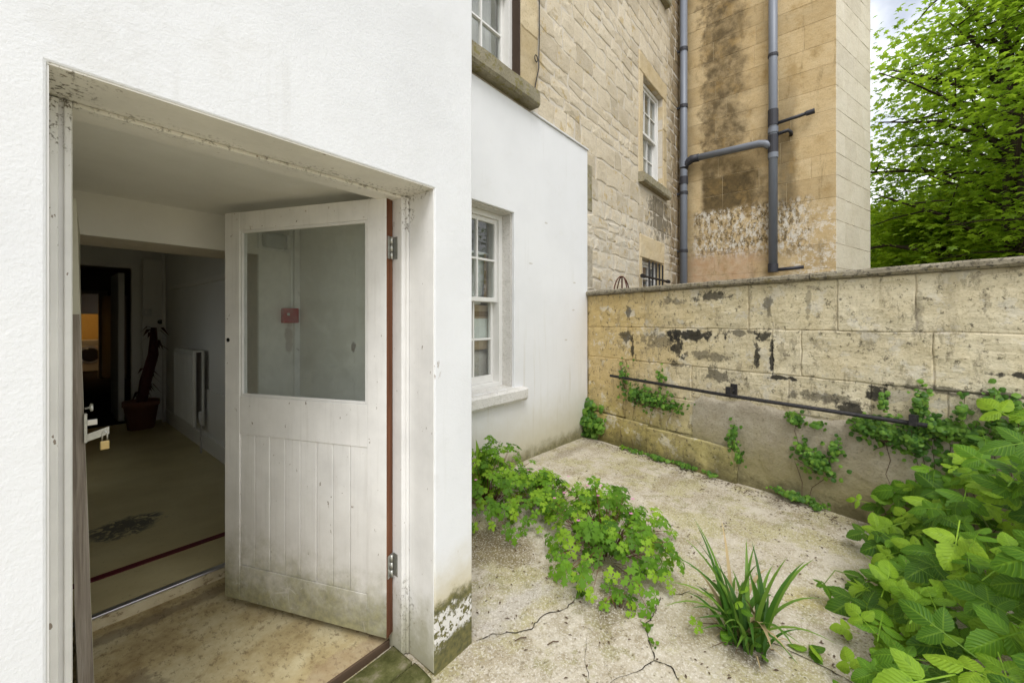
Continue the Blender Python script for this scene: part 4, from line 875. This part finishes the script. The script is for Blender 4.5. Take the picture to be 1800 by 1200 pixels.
# rusty wire hoop behind the wall
hp_ = thing('wire_hoop', 'rusty wire hanging-basket frame standing behind the garden wall', 'wire frame', (5.55, 2.55, .3))
ax = on_y(1090, 500, 2.55); cx_, cz_ = ax.x, .30
for q, wdt in enumerate((.30, .30)):
    for sgn in (-1, 1):
        obj('wire', tb([Vector((cx_ + math.cos(a) * .30 * (1 if q == 0 else .25 * sgn), 2.52 + (math.cos(a) * .12 * sgn if q else 0), cz_ + math.sin(a) * .36)) for a in [math.pi * i / 12 for i in range(13)]], .009, 6), MAT['rust'], hp_, smooth=True) if not (q == 0 and sgn == 1) else None
obj('ring', tb([Vector((cx_ + math.cos(a) * .29, 2.52 + math.sin(a) * .1, cz_ + .14)) for a in [2 * math.pi * i / 20 for i in range(21)]], .008, 6), MAT['rust'], hp_, smooth=True)
obj('post', tb([(cx_, 2.52, -1.8), (cx_, 2.52, cz_ + .36)], .011, 6), MAT['rust'], hp_)

# ------------------------------------------------------------------ leaves
def leaflet(verts, faces, uvs, L, W, Mx, rng, n=10, fold=.28, droop=.25, teeth=.05):
    base = len(verts); cols = (-1, -.5, 0, .5, 1); tw = rng.uniform(-.3, .3)
    for i in range(n + 1):
        v = i / n; w = W * .5 * (math.sin(math.pi * min(1, v * .93 + .04) ** .72) ** .85) * (1 if i < n else .02)
        for c in cols:
            ee = 1 + (teeth * (1 if i % 2 else -1) if abs(c) == 1 else 0)
            x = c * w * ee; zz = -abs(x) * fold + .006 * math.sin(v * 26 - abs(c) * 3) * L * abs(c) - droop * L * v * v + x * tw * v
            verts.append(Mx @ Vector((x, v * L, zz))); uvs.append((c * .5, v))
    for i in range(n):
        for j in range(4): faces.append((base + i * 5 + j, base + i * 5 + j + 1, base + i * 5 + 6 + j, base + i * 5 + 5 + j))
def mesh_uv(name, verts, faces, uvs, mat):
    me = bpy.data.meshes.new(name); me.from_pydata(verts, [], faces); l = me.uv_layers.new(name='UVMap')
    for lp in me.loops: l.data[lp.index].uv = uvs[lp.vertex_index]
    me.materials.append(mat); me.polygons.foreach_set('use_smooth', [True] * len(me.polygons)); return me
rl = random.Random(21)
def bramble_leaf(kind):
    V, Fc, U = [], [], []
    s = rl.uniform(.9, 1.1); wv = rl.uniform(.78, 1.12)
    leaflet(V, Fc, U, .098 * s, .074 * s * wv, Matrix.Translation((0, .045, 0)) @ Matrix.Rotation(rl.uniform(-.1, .1), 4, 'Z'), rl, droop=rl.uniform(.15, .45))
    for sg in (-1, 1):
        leaflet(V, Fc, U, .08 * s, .056 * s * wv, Matrix.Translation((sg * .004, .02, 0)) @ Matrix.Rotation(-sg * R(rl.uniform(62, 85)), 4, 'Z') @ Matrix.Rotation(R(rl.uniform(-12, 12)), 4, 'Y'), rl, droop=rl.uniform(.1, .4))
        if kind: leaflet(V, Fc, U, .07 * s, .045 * s, Matrix.Translation((sg * .004, .0, -.004)) @ Matrix.Rotation(-sg * R(rl.uniform(105, 130)), 4, 'Z'), rl, droop=.3)
    b = len(V)                                                   # petiole strip
    for p in ((-.0018, -.06, -.012), (.0018, -.06, -.012), (.0018, .05, .001), (-.0018, .05, .001)): V.append(Vector(p)); U.append((0, 0))
    Fc.append((b, b + 1, b + 2, b + 3)); return mesh_uv('leaf', V, Fc, U, MAT['bramble_leaf'])
BL = [bramble_leaf(q % 3 == 0) for q in range(14)]
def herb_leaf():
    V, Fc, U = [], [], []; R0 = .034
    for q in range(5):
        a = R((-130, -66, 0, 66, 130)[q] + rl.uniform(-7, 7)); L = R0 * (1.15, 1.2, 1.3, 1.2, 1.15)[q] * rl.uniform(.9, 1.1) * (.8 if q in (0, 4) else 1); b = len(V); bend = rl.uniform(.1, .5)
        for (x, y) in ((0, 0), (.10, .30), (.34, .42), (.18, .58), (.36, .74), (.12, .80), (0, 1), (-.12, .80), (-.36, .74), (-.18, .58), (-.34, .42), (-.10, .30)):
            x *= L * .95; y *= L; X, Y = x * math.cos(a) + y * math.sin(a), -x * math.sin(a) + y * math.cos(a)
            V.append(Vector((X, Y, -abs(x) * .3 - bend * y * y / R0))); U.append((x, y))
        for f in ((0, 1, 11), (1, 2, 3), (1, 3, 9, 11), (11, 9, 10), (3, 4, 5), (3, 5, 7, 9), (7, 8, 9), (5, 6, 7)): Fc.append(tuple(b + i for i in f))
    return mesh_uv('leaf', V, Fc, U, MAT['herb_leaf'])
HL = [herb_leaf() for _ in range(6)]
def place(me, loc, nrm, spin, size, parent, name='leaf'):
    """a leaf lying across nrm; location is given in the parent's frame"""
    o = bpy.data.objects.new(name, me); link(o, parent)
    q = Vector(nrm).to_track_quat('Z', 'Y'); o.matrix_local = Matrix.Translation(Vector(loc) - Vector(parent.location)) @ (q.to_matrix().to_4x4() @ Matrix.Rotation(spin, 4, 'Z')) @ Matrix.Scale(size, 4)
    return o
def sm(a, b, x): t = max(0, min(1, (x - a) / (b - a))); return t * t * (3 - 2 * t)
# bramble filling the right corner: canes arching out of the bed by the wall, leaves set along the canes and over the mound
br = thing('bramble_bush', 'large leafy bramble bush spilling over the yard at the right', 'bush', (3.2, -1.0, -1.57))
def mound(x, y): return .14 + .98 * sm(-.02, -.95, y) * sm(.9, 2.5, x) * (1 - .25 * sm(3.2, 4.2, x))
rb_ = random.Random(4); nleaf = 0; stemb = bmesh.new()
tries = 0
hidden = []
while nleaf < 620 and tries < 30000:
    tries += 1
    x = rb_.uniform(1.3, 4.05); y = rb_.uniform(-1.5, .12)
    edge = -.06 - .17 * sm(2.9, 3.9, x)
    if y > edge + (rb_.uniform(-.25, .04) if rb_.random() < .93 else rb_.uniform(.0, .2)): continue
    if (Vector((x, y, 0)) - GO).dot(GN) < .12: continue
    if y < -.24 * x - .40 and rb_.random() < .8: continue
    if x < 1.9 and y > -.1: continue
    H = mound(x, y); f = 1 - rb_.random() ** 1.3 * .9; z = gz(x, y) + max(.05, H * f * (1 + .32 * mnoise.noise(Vector((x * 3.1, y * 3.1, 2)))) + rb_.uniform(-.08, .10))
    if math.sqrt(x * x + y * y + z * z) < 1.45: continue
    nr = Vector((-.55 + rb_.uniform(-.7, .6), .15 + rb_.uniform(-.7, .7), 1.0)).normalized()
    spin = rb_.uniform(0, 6.28) if rb_.random() < .35 else math.pi * .5 + rb_.uniform(-.9, .9); size = rb_.uniform(.55, 1.0) if rb_.random() < .4 else rb_.uniform(.9, 1.35); me = rb_.choice(BL); nleaf += 1
    hidden.append((f * size / math.sqrt(x * x + y * y + z * z) + (.2 if -.24 * x - .1 < y else -.5), me, Vector((x, y, z)), nr, spin, size))
    if nleaf % 7 == 0:
        b = Vector((x + rb_.uniform(.2, .6), y - rb_.uniform(.2, .5), gz(x, y))); p = Vector((x, y, z - .02))
        tube(stemb, [b, b.lerp(p, .4) + Vector((0, 0, .16 * f)), b.lerp(p, .75) + Vector((0, 0, .08)), p], [.005, .004, .003, .002], 5)
hidden.sort(key=lambda h: -h[0])
for h in hidden[:300]: place(h[1], h[2], h[3], h[4], h[5], br)
V, Fc, U = [], [], []
for h in hidden[300:]:
    Mx = Matrix.Translation(h[2]) @ (h[3].to_track_quat('Z', 'Y').to_matrix().to_4x4() @ Matrix.Rotation(h[4], 4, 'Z')) @ Matrix.Scale(h[5], 4); b = len(V); u = h[1].uv_layers[0].data
    vu = {}
    for lp in h[1].loops: vu[lp.vertex_index] = tuple(u[lp.index].uv)
    for v in h[1].vertices: V.append(Mx @ v.co); U.append(vu[v.index])
    for p in h[1].polygons: Fc.append(tuple(b + i for i in p.vertices))
obj('foliage', mesh_uv('foliage', V, Fc, U, MAT['bramble_leaf']), None, br, kind='stuff')
obj('cane', stemb, MAT['green_stem'], br, smooth=True, kind='stuff')
# herb robert clumps
def herb(label, px, py, rx, ry, h, n, seed, flowers=0, lift=0):
    g = on_ground(px, py); t = thing('herb_robert', label, 'plant', tuple(g), 'leafy herb clumps in the yard'); r = random.Random(seed); st = bmesh.new()
    for q in range(n):
        a = r.uniform(0, 6.283); d = r.random() ** (.5 if q % 3 else .9); lump = .78 + .75 * mnoise.noise(Vector((math.cos(a) * 1.9 + seed, math.sin(a) * 1.9, 0))) + (.35 * r.random() if q % 11 == 0 else 0)
        lx, ly = math.cos(a) * d * rx * lump * 1.15, math.sin(a) * d * ry * lump * 1.15
        p = g + RGT * lx + FWD * ly; top = h * (1 - .72 * d ** 2.2) * (1 + .55 * mnoise.noise(Vector((lx * 7, ly * 7, seed)))); zz = top * (1 - .6 * r.random() ** 2.6) + lift; p.z = gz(p.x, p.y) + max(.02, zz)
        if p.y > 2.66 or (p.x < XE + .03 and p.y > YA - .05): continue
        out = RGT * lx + FWD * ly; nr = (Vector((0, 0, 1)) + out.normalized() * d * .75 - FWD * .35 + Vector((r.uniform(-.4, .4), r.uniform(-.4, .4), 0))).normalized()
        place(r.choice(HL), p, nr, r.uniform(0, 6.28), r.uniform(.75, 1.65), t)
        if q % 2 == 0:
            b = g + out * .25; b.z = gz(b.x, b.y); tube(st, [b, b.lerp(p, .5) + Vector((0, 0, .05)), p], [.0022, .0018, .0012], 4)
    obj('stem', st, MAT['red_stem'], t, smooth=True, kind='stuff')
    for q in range(flowers):
        a = r.uniform(0, 6.28); d = r.random() * .8; p = g + RGT * math.cos(a) * d * rx + FWD * math.sin(a) * d * ry; p.z = gz(p.x, p.y) + h * (1 - .6 * d * d) + .02; bm = bmesh.new()
        for k in range(5):
            e = 6.283 * k / 5; u = Vector((math.cos(e), math.sin(e), .25)); s = Vector((-math.sin(e), math.cos(e), 0)); bm.faces.new([bm.verts.new(p + v) for v in (Vector(), u * .007 + s * .004, u * .013 + s * .003, u * .013 - s * .003, u * .007 - s * .004)])
        obj('flower', bm, MAT['pink'], t)
herb('broad clump of pink-flowered herb on the cracked concrete beside the grass tuft', 1066, 968, .48, .56, .36, 300, 31, 9)
herb('herb clump half hidden behind the white porch corner', 856, 880, .46, .60, .44, 290, 32, 4)
herb('low herb patch between the porch corner clump and the broad clump', 955, 890, .40, .42, .27, 200, 33, 3)
herb('small herb sprig at the edge of the cracked slab', 1090, 1068, .09, .07, .07, 12, 34)
# grass tuft
g = on_ground(1312, 1128); gt = thing('grass_tuft', 'tuft of long arching grass blades in a crack of the yard', 'grass', tuple(g)); r = random.Random(12)
for q in range(64):
    a = r.uniform(0, 6.283); L = r.uniform(.2, .54) * (1 if q < 60 else .7); lean_ = r.uniform(.2, 1.35) if q < 46 else r.uniform(1.0, 1.6); w = r.uniform(.006, .0125); bm = bmesh.new(); n = 9; b = g + Vector((r.uniform(-.08, .08), r.uniform(-.08, .08), 0)); d = Vector((math.cos(a), math.sin(a), 0)); s = Vector((-d.y, d.x, 0)); prev = None; p = b.copy(); th = lean_ * .35
    for i in range(n + 1):
        v = i / n; ww = w * (1 - v ** 2.2) * (.6 + .8 * min(1, v * 3)) + .0003
        cur = [bm.verts.new(p + s * ww + Vector((0, 0, ww * .35))), bm.verts.new(p), bm.verts.new(p - s * ww + Vector((0, 0, ww * .35)))]
        if prev: bm.faces.new((prev[0], cur[0], cur[1], prev[1])); bm.faces.new((prev[1], cur[1], cur[2], prev[2]))
        prev = cur; th = min(1.75, lean_ * (.35 + 1.3 * v ** 1.4)); p = p + (d * math.sin(th) + Vector((0, 0, math.cos(th)))) * (L / n)
        p.z = max(p.z, gz(p.x, p.y) + .008)
    obj('blade', bm, MAT['dry'] if q % 9 == 4 else MAT['blade'], gt, smooth=True)
for q in range(16):
    a = r.uniform(0, 6.283); d = Vector((math.cos(a), math.sin(a), 0)); L = r.uniform(.08, .24); b = g + d * r.uniform(0, .06); e = b + d * L + Vector((r.uniform(-.03, .03), r.uniform(-.03, .03), 0)); e.z = gz(e.x, e.y) + .008; s_ = Vector((-d.y, d.x, 0)) * .0032; md = b.lerp(e, .5) + Vector((0, 0, r.uniform(.015, .06)))
    bm = bmesh.new(); vv = [bm.verts.new(p) for p in (b + s_, b - s_, md - s_, md + s_, e)]; bm.faces.new(vv[:4]); bm.faces.new((vv[3], vv[2], vv[4])); obj('dead_blade', bm, MAT['dry'] if q % 2 else MAT['twig'], gt)
for q in range(9):
    V, Fc, U = [], [], []; leaflet(V, Fc, U, .075, .05, Matrix.Identity(4), r, n=6); me = mesh_uv('leaf', V, Fc, U, MAT['bramble_leaf'])
    place(me, g + Vector((r.uniform(-.12, .1), r.uniform(-.1, .1), r.uniform(.03, .3))), (r.uniform(-.6, .2), r.uniform(-.6, .3), 1), r.uniform(0, 6), r.uniform(.6, .95), gt)
def weed(label, px, py, n, L, W, h, seed):
    g = on_ground(px, py); t = thing('weed', label, 'plant', tuple(g), 'small weeds in the yard'); r = random.Random(seed)
    V, Fc, U = [], [], []; leaflet(V, Fc, U, L, W, Matrix.Identity(4), r, n=6); me = mesh_uv('leaf', V, Fc, U, MAT['bramble_leaf'])
    for q in range(n): place(me, g + Vector((r.uniform(-.015, .015), r.uniform(-.015, .015), h * r.uniform(.2, 1))), (r.uniform(-.5, .5), r.uniform(-.5, .5), 1), 6.283 * q / n + r.uniform(-.4, .4), r.uniform(.7, 1.1), t)
    obj('stem', tb([g, g + Vector((.004, 0, h))], .002, 5), MAT['green_stem'], t)
weed('broad leaved seedling below the grass tuft', 1422, 1152, 6, .075, .05, .05, 1)
weed('bright green seedling in front of the dark plinth stone', 1096, 790, 14, .07, .03, .05, 2)
weed('tiny seedling in the crack below the broad herb clump', 1138, 1108, 5, .04, .025, .03, 3)
weed('pale sprig at the front edge of the broad herb clump', 1024, 1052, 6, .07, .03, .06, 4)
weed('tiny plant growing where crack lines meet', 1148, 1136, 4, .03, .02, .02, 5)
# strap leaves behind the porch corner
g = on_ground(848, 880); t = thing('dock_plant', 'upright strap leaves rising beside the porch corner below the window', 'plant', tuple(g)); r = random.Random(9)
for q in range(7):
    V, Fc, U = [], [], []; leaflet(V, Fc, U, r.uniform(.3, .5), .06, Matrix.Rotation(r.uniform(0, 6.28), 4, 'Z') @ Matrix.Rotation(R(r.uniform(62, 84)), 4, 'X'), r, teeth=.02, droop=.1); me = mesh_uv('leaf', V, Fc, U, MAT['bramble_leaf']); place(me, g + Vector((r.uniform(-.05, .05), r.uniform(-.05, .05), .08)), (0, 0, 1), 0, 1, t)
# creepers on the garden wall
def creeper_mesh(pts, size, rng, face):
    V, Fc, tone = [], [], []
    for p in pts:
        nr = (face + Vector((rng.uniform(-.7, .7), rng.uniform(-.7, .7), rng.uniform(0, .9)))).normalized(); q = nr.to_track_quat('Z', 'Y'); s = size * rng.uniform(.6, 1.3); rot = Matrix.Rotation(rng.uniform(0, 6.28), 3, 'Z'); b = len(V); tn = rng.random()
        for (x, y, z) in ((0, -.45, 0), (.36, -.3, -.06), (.5, .05, -.1), (.3, .35, -.06), (0, .6, -.12), (-.3, .35, -.06), (-.5, .05, -.1), (-.36, -.3, -.06), (0, 0, .04)):
            V.append(p + q @ (rot @ Vector((x * s, y * s, z * s))))
        for i in range(8): Fc.append((b + i, b + (i + 1) % 8, b + 8)); tone.append(tn)
    me = bpy.data.meshes.new('foliage'); me.from_pydata([tuple(v) for v in V], [], Fc); at = me.attributes.new('tone', 'FLOAT', 'FACE'); at.data.foreach_set('value', tone); return me
def creeper(label, blobs, seed, size=.034, thick=.11):
    r = random.Random(seed); k0, z0 = gk(blobs[0][0], blobs[0][1]); t = thing('wall_creeper', label, 'creeper', tuple(gw(k0, z0, .02)), 'creepers on the garden wall'); pts = []
    st = bmesh.new()
    for (px, py, rx, ry, n) in blobs:
        kc, zc = gk(px, py); ka, za = gk(px + rx, py + ry); ra, rz = abs(ka - kc), abs(za - zc)
        base = gw(kc, zc - rz * .9, .03)
        if n > 60:
            run = [gw(kc + .14 * mnoise.noise(Vector((zc + i * .7, seed * 1.3, 0))) * min(1, (7 - i) / 3), -1.6 + (zc + 1.6) * i / 7, .022 + .06 * max(0, 1 - i / 3)) for i in range(8)]; tube(st, run, [.003 - .0002 * i for i in range(8)], 5)
        for q in range(n):
            a, d = r.uniform(0, 6.283), min(1.5, abs(r.gauss(0, .62))); k, z = kc + math.cos(a) * d * ra, zc + math.sin(a) * d * rz
            off = .02 + thick * max(.15, 1 - d * .7) * r.random() + .05 * max(0, -.8 - z); p = gw(k, z, off); p.z = max(p.z, gz(p.x, p.y) + .015); pts.append(p)
            if q % 9 == 0: tube(st, [base, base.lerp(p, .5) + GN * .01, p], .0022, 4)
    obj('foliage', creeper_mesh(pts, size, r, GN * 1.1), MAT['creeper_leaf'], t, kind='stuff'); obj('stem', st, MAT['twig'], t, kind='stuff')
creeper('dense creeper growing behind the upper end of the black rail', [(1150, 700, 48, 28, 330), (1102, 660, 13, 32, 70), (1166, 662, 9, 20, 40), (1180, 712, 28, 12, 80), (1120, 690, 26, 25, 120)], 41)
creeper('creeper in the corner where white wall and garden wall meet', [(1040, 735, 16, 34, 190), (1030, 755, 22, 15, 110), (1055, 745, 20, 18, 80)], 42, .07, .16)
creeper('thin creeper strand hanging below the rail bracket', [(1294, 770, 12, 34, 90), (1304, 800, 10, 18, 30)], 43)
creeper('small creeper tuft just under the middle of the rail', [(1402, 736, 18, 17, 90), (1440, 745, 14, 10, 30)], 44)
creeper('round creeper patch on the grey cement below the rail', [(1442, 808, 36, 32, 200), (1412, 785, 12, 18, 40), (1470, 785, 12, 20, 40)], 45)
creeper('creeper along the foot of the cement patch', [(1405, 868, 38, 17, 150), (1445, 885, 18, 9, 40)], 46)
creeper('creeper below the lower end of the rail', [(1560, 755, 50, 38, 300), (1520, 745, 18, 22, 60), (1610, 770, 38, 36, 220), (1556, 705, 10, 20, 30)], 47)
creeper('upright creeper climbing past the lower rail end', [(1618, 705, 15, 26, 90), (1640, 745, 30, 25, 110)], 48)
creeper('tall creeper spikes above the bramble at the right edge', [(1745, 715, 16, 36, 170), (1692, 718, 9, 22, 60), (1790, 730, 12, 40, 90), (1665, 755, 30, 22, 100), (1710, 765, 34, 26, 150), (1775, 760, 34, 36, 160), (1700, 815, 50, 30, 140)], 49)
creeper('thin line of seedlings along the base of the mossy plinth', [(1165, 801, 26, 8, 60), (1215, 815, 26, 8, 50), (1125, 790, 18, 7, 35), (1262, 830, 16, 6, 22)], 50, .04)
# fallen bits
rt = random.Random(2)
for px, py in ((905, 1128), (962, 1135), (1230, 862)):
    g = on_ground(px, py); tag(obj('twig', tb([g + Vector((0, 0, .006)), g + Vector((.03, -.012, .009)), g + Vector((.05, -.03, .006))], .0028, 5), MAT['twig'], None), {905: 'small reddish twig on the bare slab beside the porch', 962: 'short dry twig in front of the cracked slab', 1230: 'little twig lying between herb clump and garden wall'}[px], 'twig', 'twigs on the concrete')
g = on_ground(1578, 962); bm = bmesh.new(); v = [bm.verts.new(g + Vector(p)) for p in ((0, 0, .05), (.07, .02, .09), (.11, -.02, .06), (.06, -.06, .03))]; bm.faces.new(v); tag(obj('dry_leaf', bm, MAT['dry'], None), 'curled pale dry leaf at the edge of the bramble', 'leaf')
deb = bmesh.new()
for q in range(1700):
    x, y = rt.uniform(1.4, 4.6), rt.uniform(-.6, 2.6)
    if q > 900: wp = gw(rt.uniform(0, 3.3), 0, .1 + abs(rt.gauss(0, .09))); x, y = wp.x, wp.y
    if y > 2.66: continue
    s = rt.uniform(.002, .007); p = Vector((x, y, gz(x, y) + .002)); a = rt.uniform(0, 6.28)
    if (p - GO).dot(GN) < .08: continue
    vs = [deb.verts.new(p + Vector((math.cos(a + e) * s * k, math.sin(a + e) * s * k, zz))) for e, k, zz in ((0, 2, .001), (1.6, .8, .003), (3.1, 2, .001), (4.7, .8, .004))]; deb.faces.new(vs)
obj('leaf_litter', deb, MAT['twig'], None, kind='stuff')

# ------------------------------------------------------------------ trees beyond the garden wall
def inside_wing(p):
    q = p - c0
    return p.x > WX - .15 and q.dot(wn_) < .15 and p.x < 13
LEAF = [(0, -.5), (.16, -.22), (.52, -.30), (.34, .0), (.46, .30), (.17, .22), (0, .62), (-.17, .22), (-.46, .30), (-.34, .0), (-.52, -.30), (-.16, -.22)]
def tree(name, label, base, height, spread, nclump, nleaf, size, seed, mat, low=.15, flat=.35, gap=0):
    r = random.Random(seed); base = Vector(base); t = thing(name, label, 'tree', tuple(base), 'trees beyond the garden wall'); tk = bmesh.new(); tips = []
    top = base + Vector((r.uniform(-.5, .5), r.uniform(-.5, .5), height * .8)); tr = [base.lerp(top, i / 6) + Vector((r.uniform(-.12, .12), r.uniform(-.12, .12), 0)) * (i > 0) for i in range(7)]
    tube(tk, tr, [height * .022 * (1 - .8 * i / 6) for i in range(7)], 9); lb = bmesh.new()
    for q in range(nclump):
        f = low + (1 - low) * (q + r.random()) / nclump; st = base.lerp(top, min(.98, f * .85)); a = q * 2.399 + r.uniform(-.5, .5)
        Ls = spread * (1 - .62 * max(0, f - .35) / .65) * r.uniform(.55, 1.05); e = st + Vector((math.cos(a) * Ls, math.sin(a) * Ls, Ls * r.uniform(-.12, .40) + height * .12 * f))
        md = st.lerp(e, .5) + Vector((0, 0, Ls * r.uniform(.02, .14)))
        if inside_wing(e): continue
        tube(lb, [st, md, e], [height * .0055 * (1 - .4 * f), height * .0032, height * .001], 6)
        for k in range(5):
            s = (.45, .6, .75, .9, 1.0)[k]; p = st.lerp(md, s * 2) if s < .5 else md.lerp(e, s * 2 - 1); w = p + Vector((r.uniform(-1, 1), r.uniform(-1, 1), r.uniform(-.25, .45))) * spread * .28
            if k < 4: tube(lb, [p, p.lerp(w, .5) + Vector((0, 0, .05)), w], [height * .002, height * .0014, height * .0008], 4)
            tips.append((w if k < 4 else e, spread * r.uniform(.13, .24)))
    obj('trunk', tk, MAT['bark'], t, smooth=True); obj('limb', lb, MAT['bark'], t, smooth=True, kind='stuff')
    V, Fc, tone = [], [], []; per = nleaf // max(1, len(tips))
    for (c, rad) in tips:
        tb_ = r.random(); nlay = r.randint(1, 3)
        for q in range(per):
            u = Vector((r.gauss(0, .55), r.gauss(0, .55), r.gauss(0, .3))); lay = (r.randint(0, nlay) - nlay / 2) * rad * flat
            p = c + Vector((u.x * rad, u.y * rad, u.z * rad * flat + lay - .25 * (u.x * u.x + u.y * u.y) * rad))
            if inside_wing(p) or (p - GO).dot(GN) > -.5: continue
            nr = Vector((r.gauss(0, .38) + u.x * .25, r.gauss(0, .38) + u.y * .25, 1)).normalized(); qq = nr.to_track_quat('Z', 'Y'); s = size * r.uniform(.6, 1.25); ro = Matrix.Rotation(r.uniform(0, 6.28), 3, 'Z'); b = len(V)
            V.append(tuple(p + qq @ Vector((0, 0, .06 * s))))
            for (x, y) in LEAF: V.append(tuple(p + qq @ (ro @ Vector((x * s, y * s, -.35 * s * (x * x + y * y))))))
            tn = min(1, max(0, .5 * tb_ + .5 * r.random()))
            for i in range(12): Fc.append((b, b + 1 + i, b + 1 + (i + 1) % 12)); tone.append(tn)
    me = bpy.data.meshes.new('crown'); me.from_pydata(V, [], Fc); at = me.attributes.new('tone', 'FLOAT', 'FACE'); at.data.foreach_set('value', tone)
    obj('crown', me, mat, t, kind='stuff')
def at(px, s): d = ray(px, HY); return (d.x * s, d.y * s, -1.9)
tree('sycamore_tree', 'tall sycamore whose sprays of leaves hang beside the stone wing', at(1780, 8.8), 12.0, 4.1, 52, 18000, .145, 61, MAT['tree_leaf'], .2)
tree('sycamore_tree', 'lower leafy sycamore filling the gap right behind the garden wall coping', at(1660, 10.5), 6.4, 3.1, 40, 22000, .16, 62, MAT['tree_leaf_pale'], .14)
tree('sycamore_tree', 'bushy tree close against the end of the stone wing', at(1575, 13.5), 7.2, 3.3, 34, 12000, .19, 63, MAT['tree_leaf'], .14)
tree('sycamore_tree', 'distant pale green tree seen between the nearer branches', at(1670, 19), 10, 5.6, 40, 15000, .26, 64, MAT['tree_leaf_pale'], .08)
tree('sycamore_tree', 'dark crowned tree at the right edge behind the wall', at(1900, 11.5), 13.0, 4.4, 44, 16000, .2, 65, MAT['tree_leaf'], .1)
tree('sycamore_tree', 'garden tree reflected in the upper sash window', (8.2, -5.2, -1.9), 8.5, 2.8, 24, 8000, .2, 66, MAT['tree_leaf'], .25)
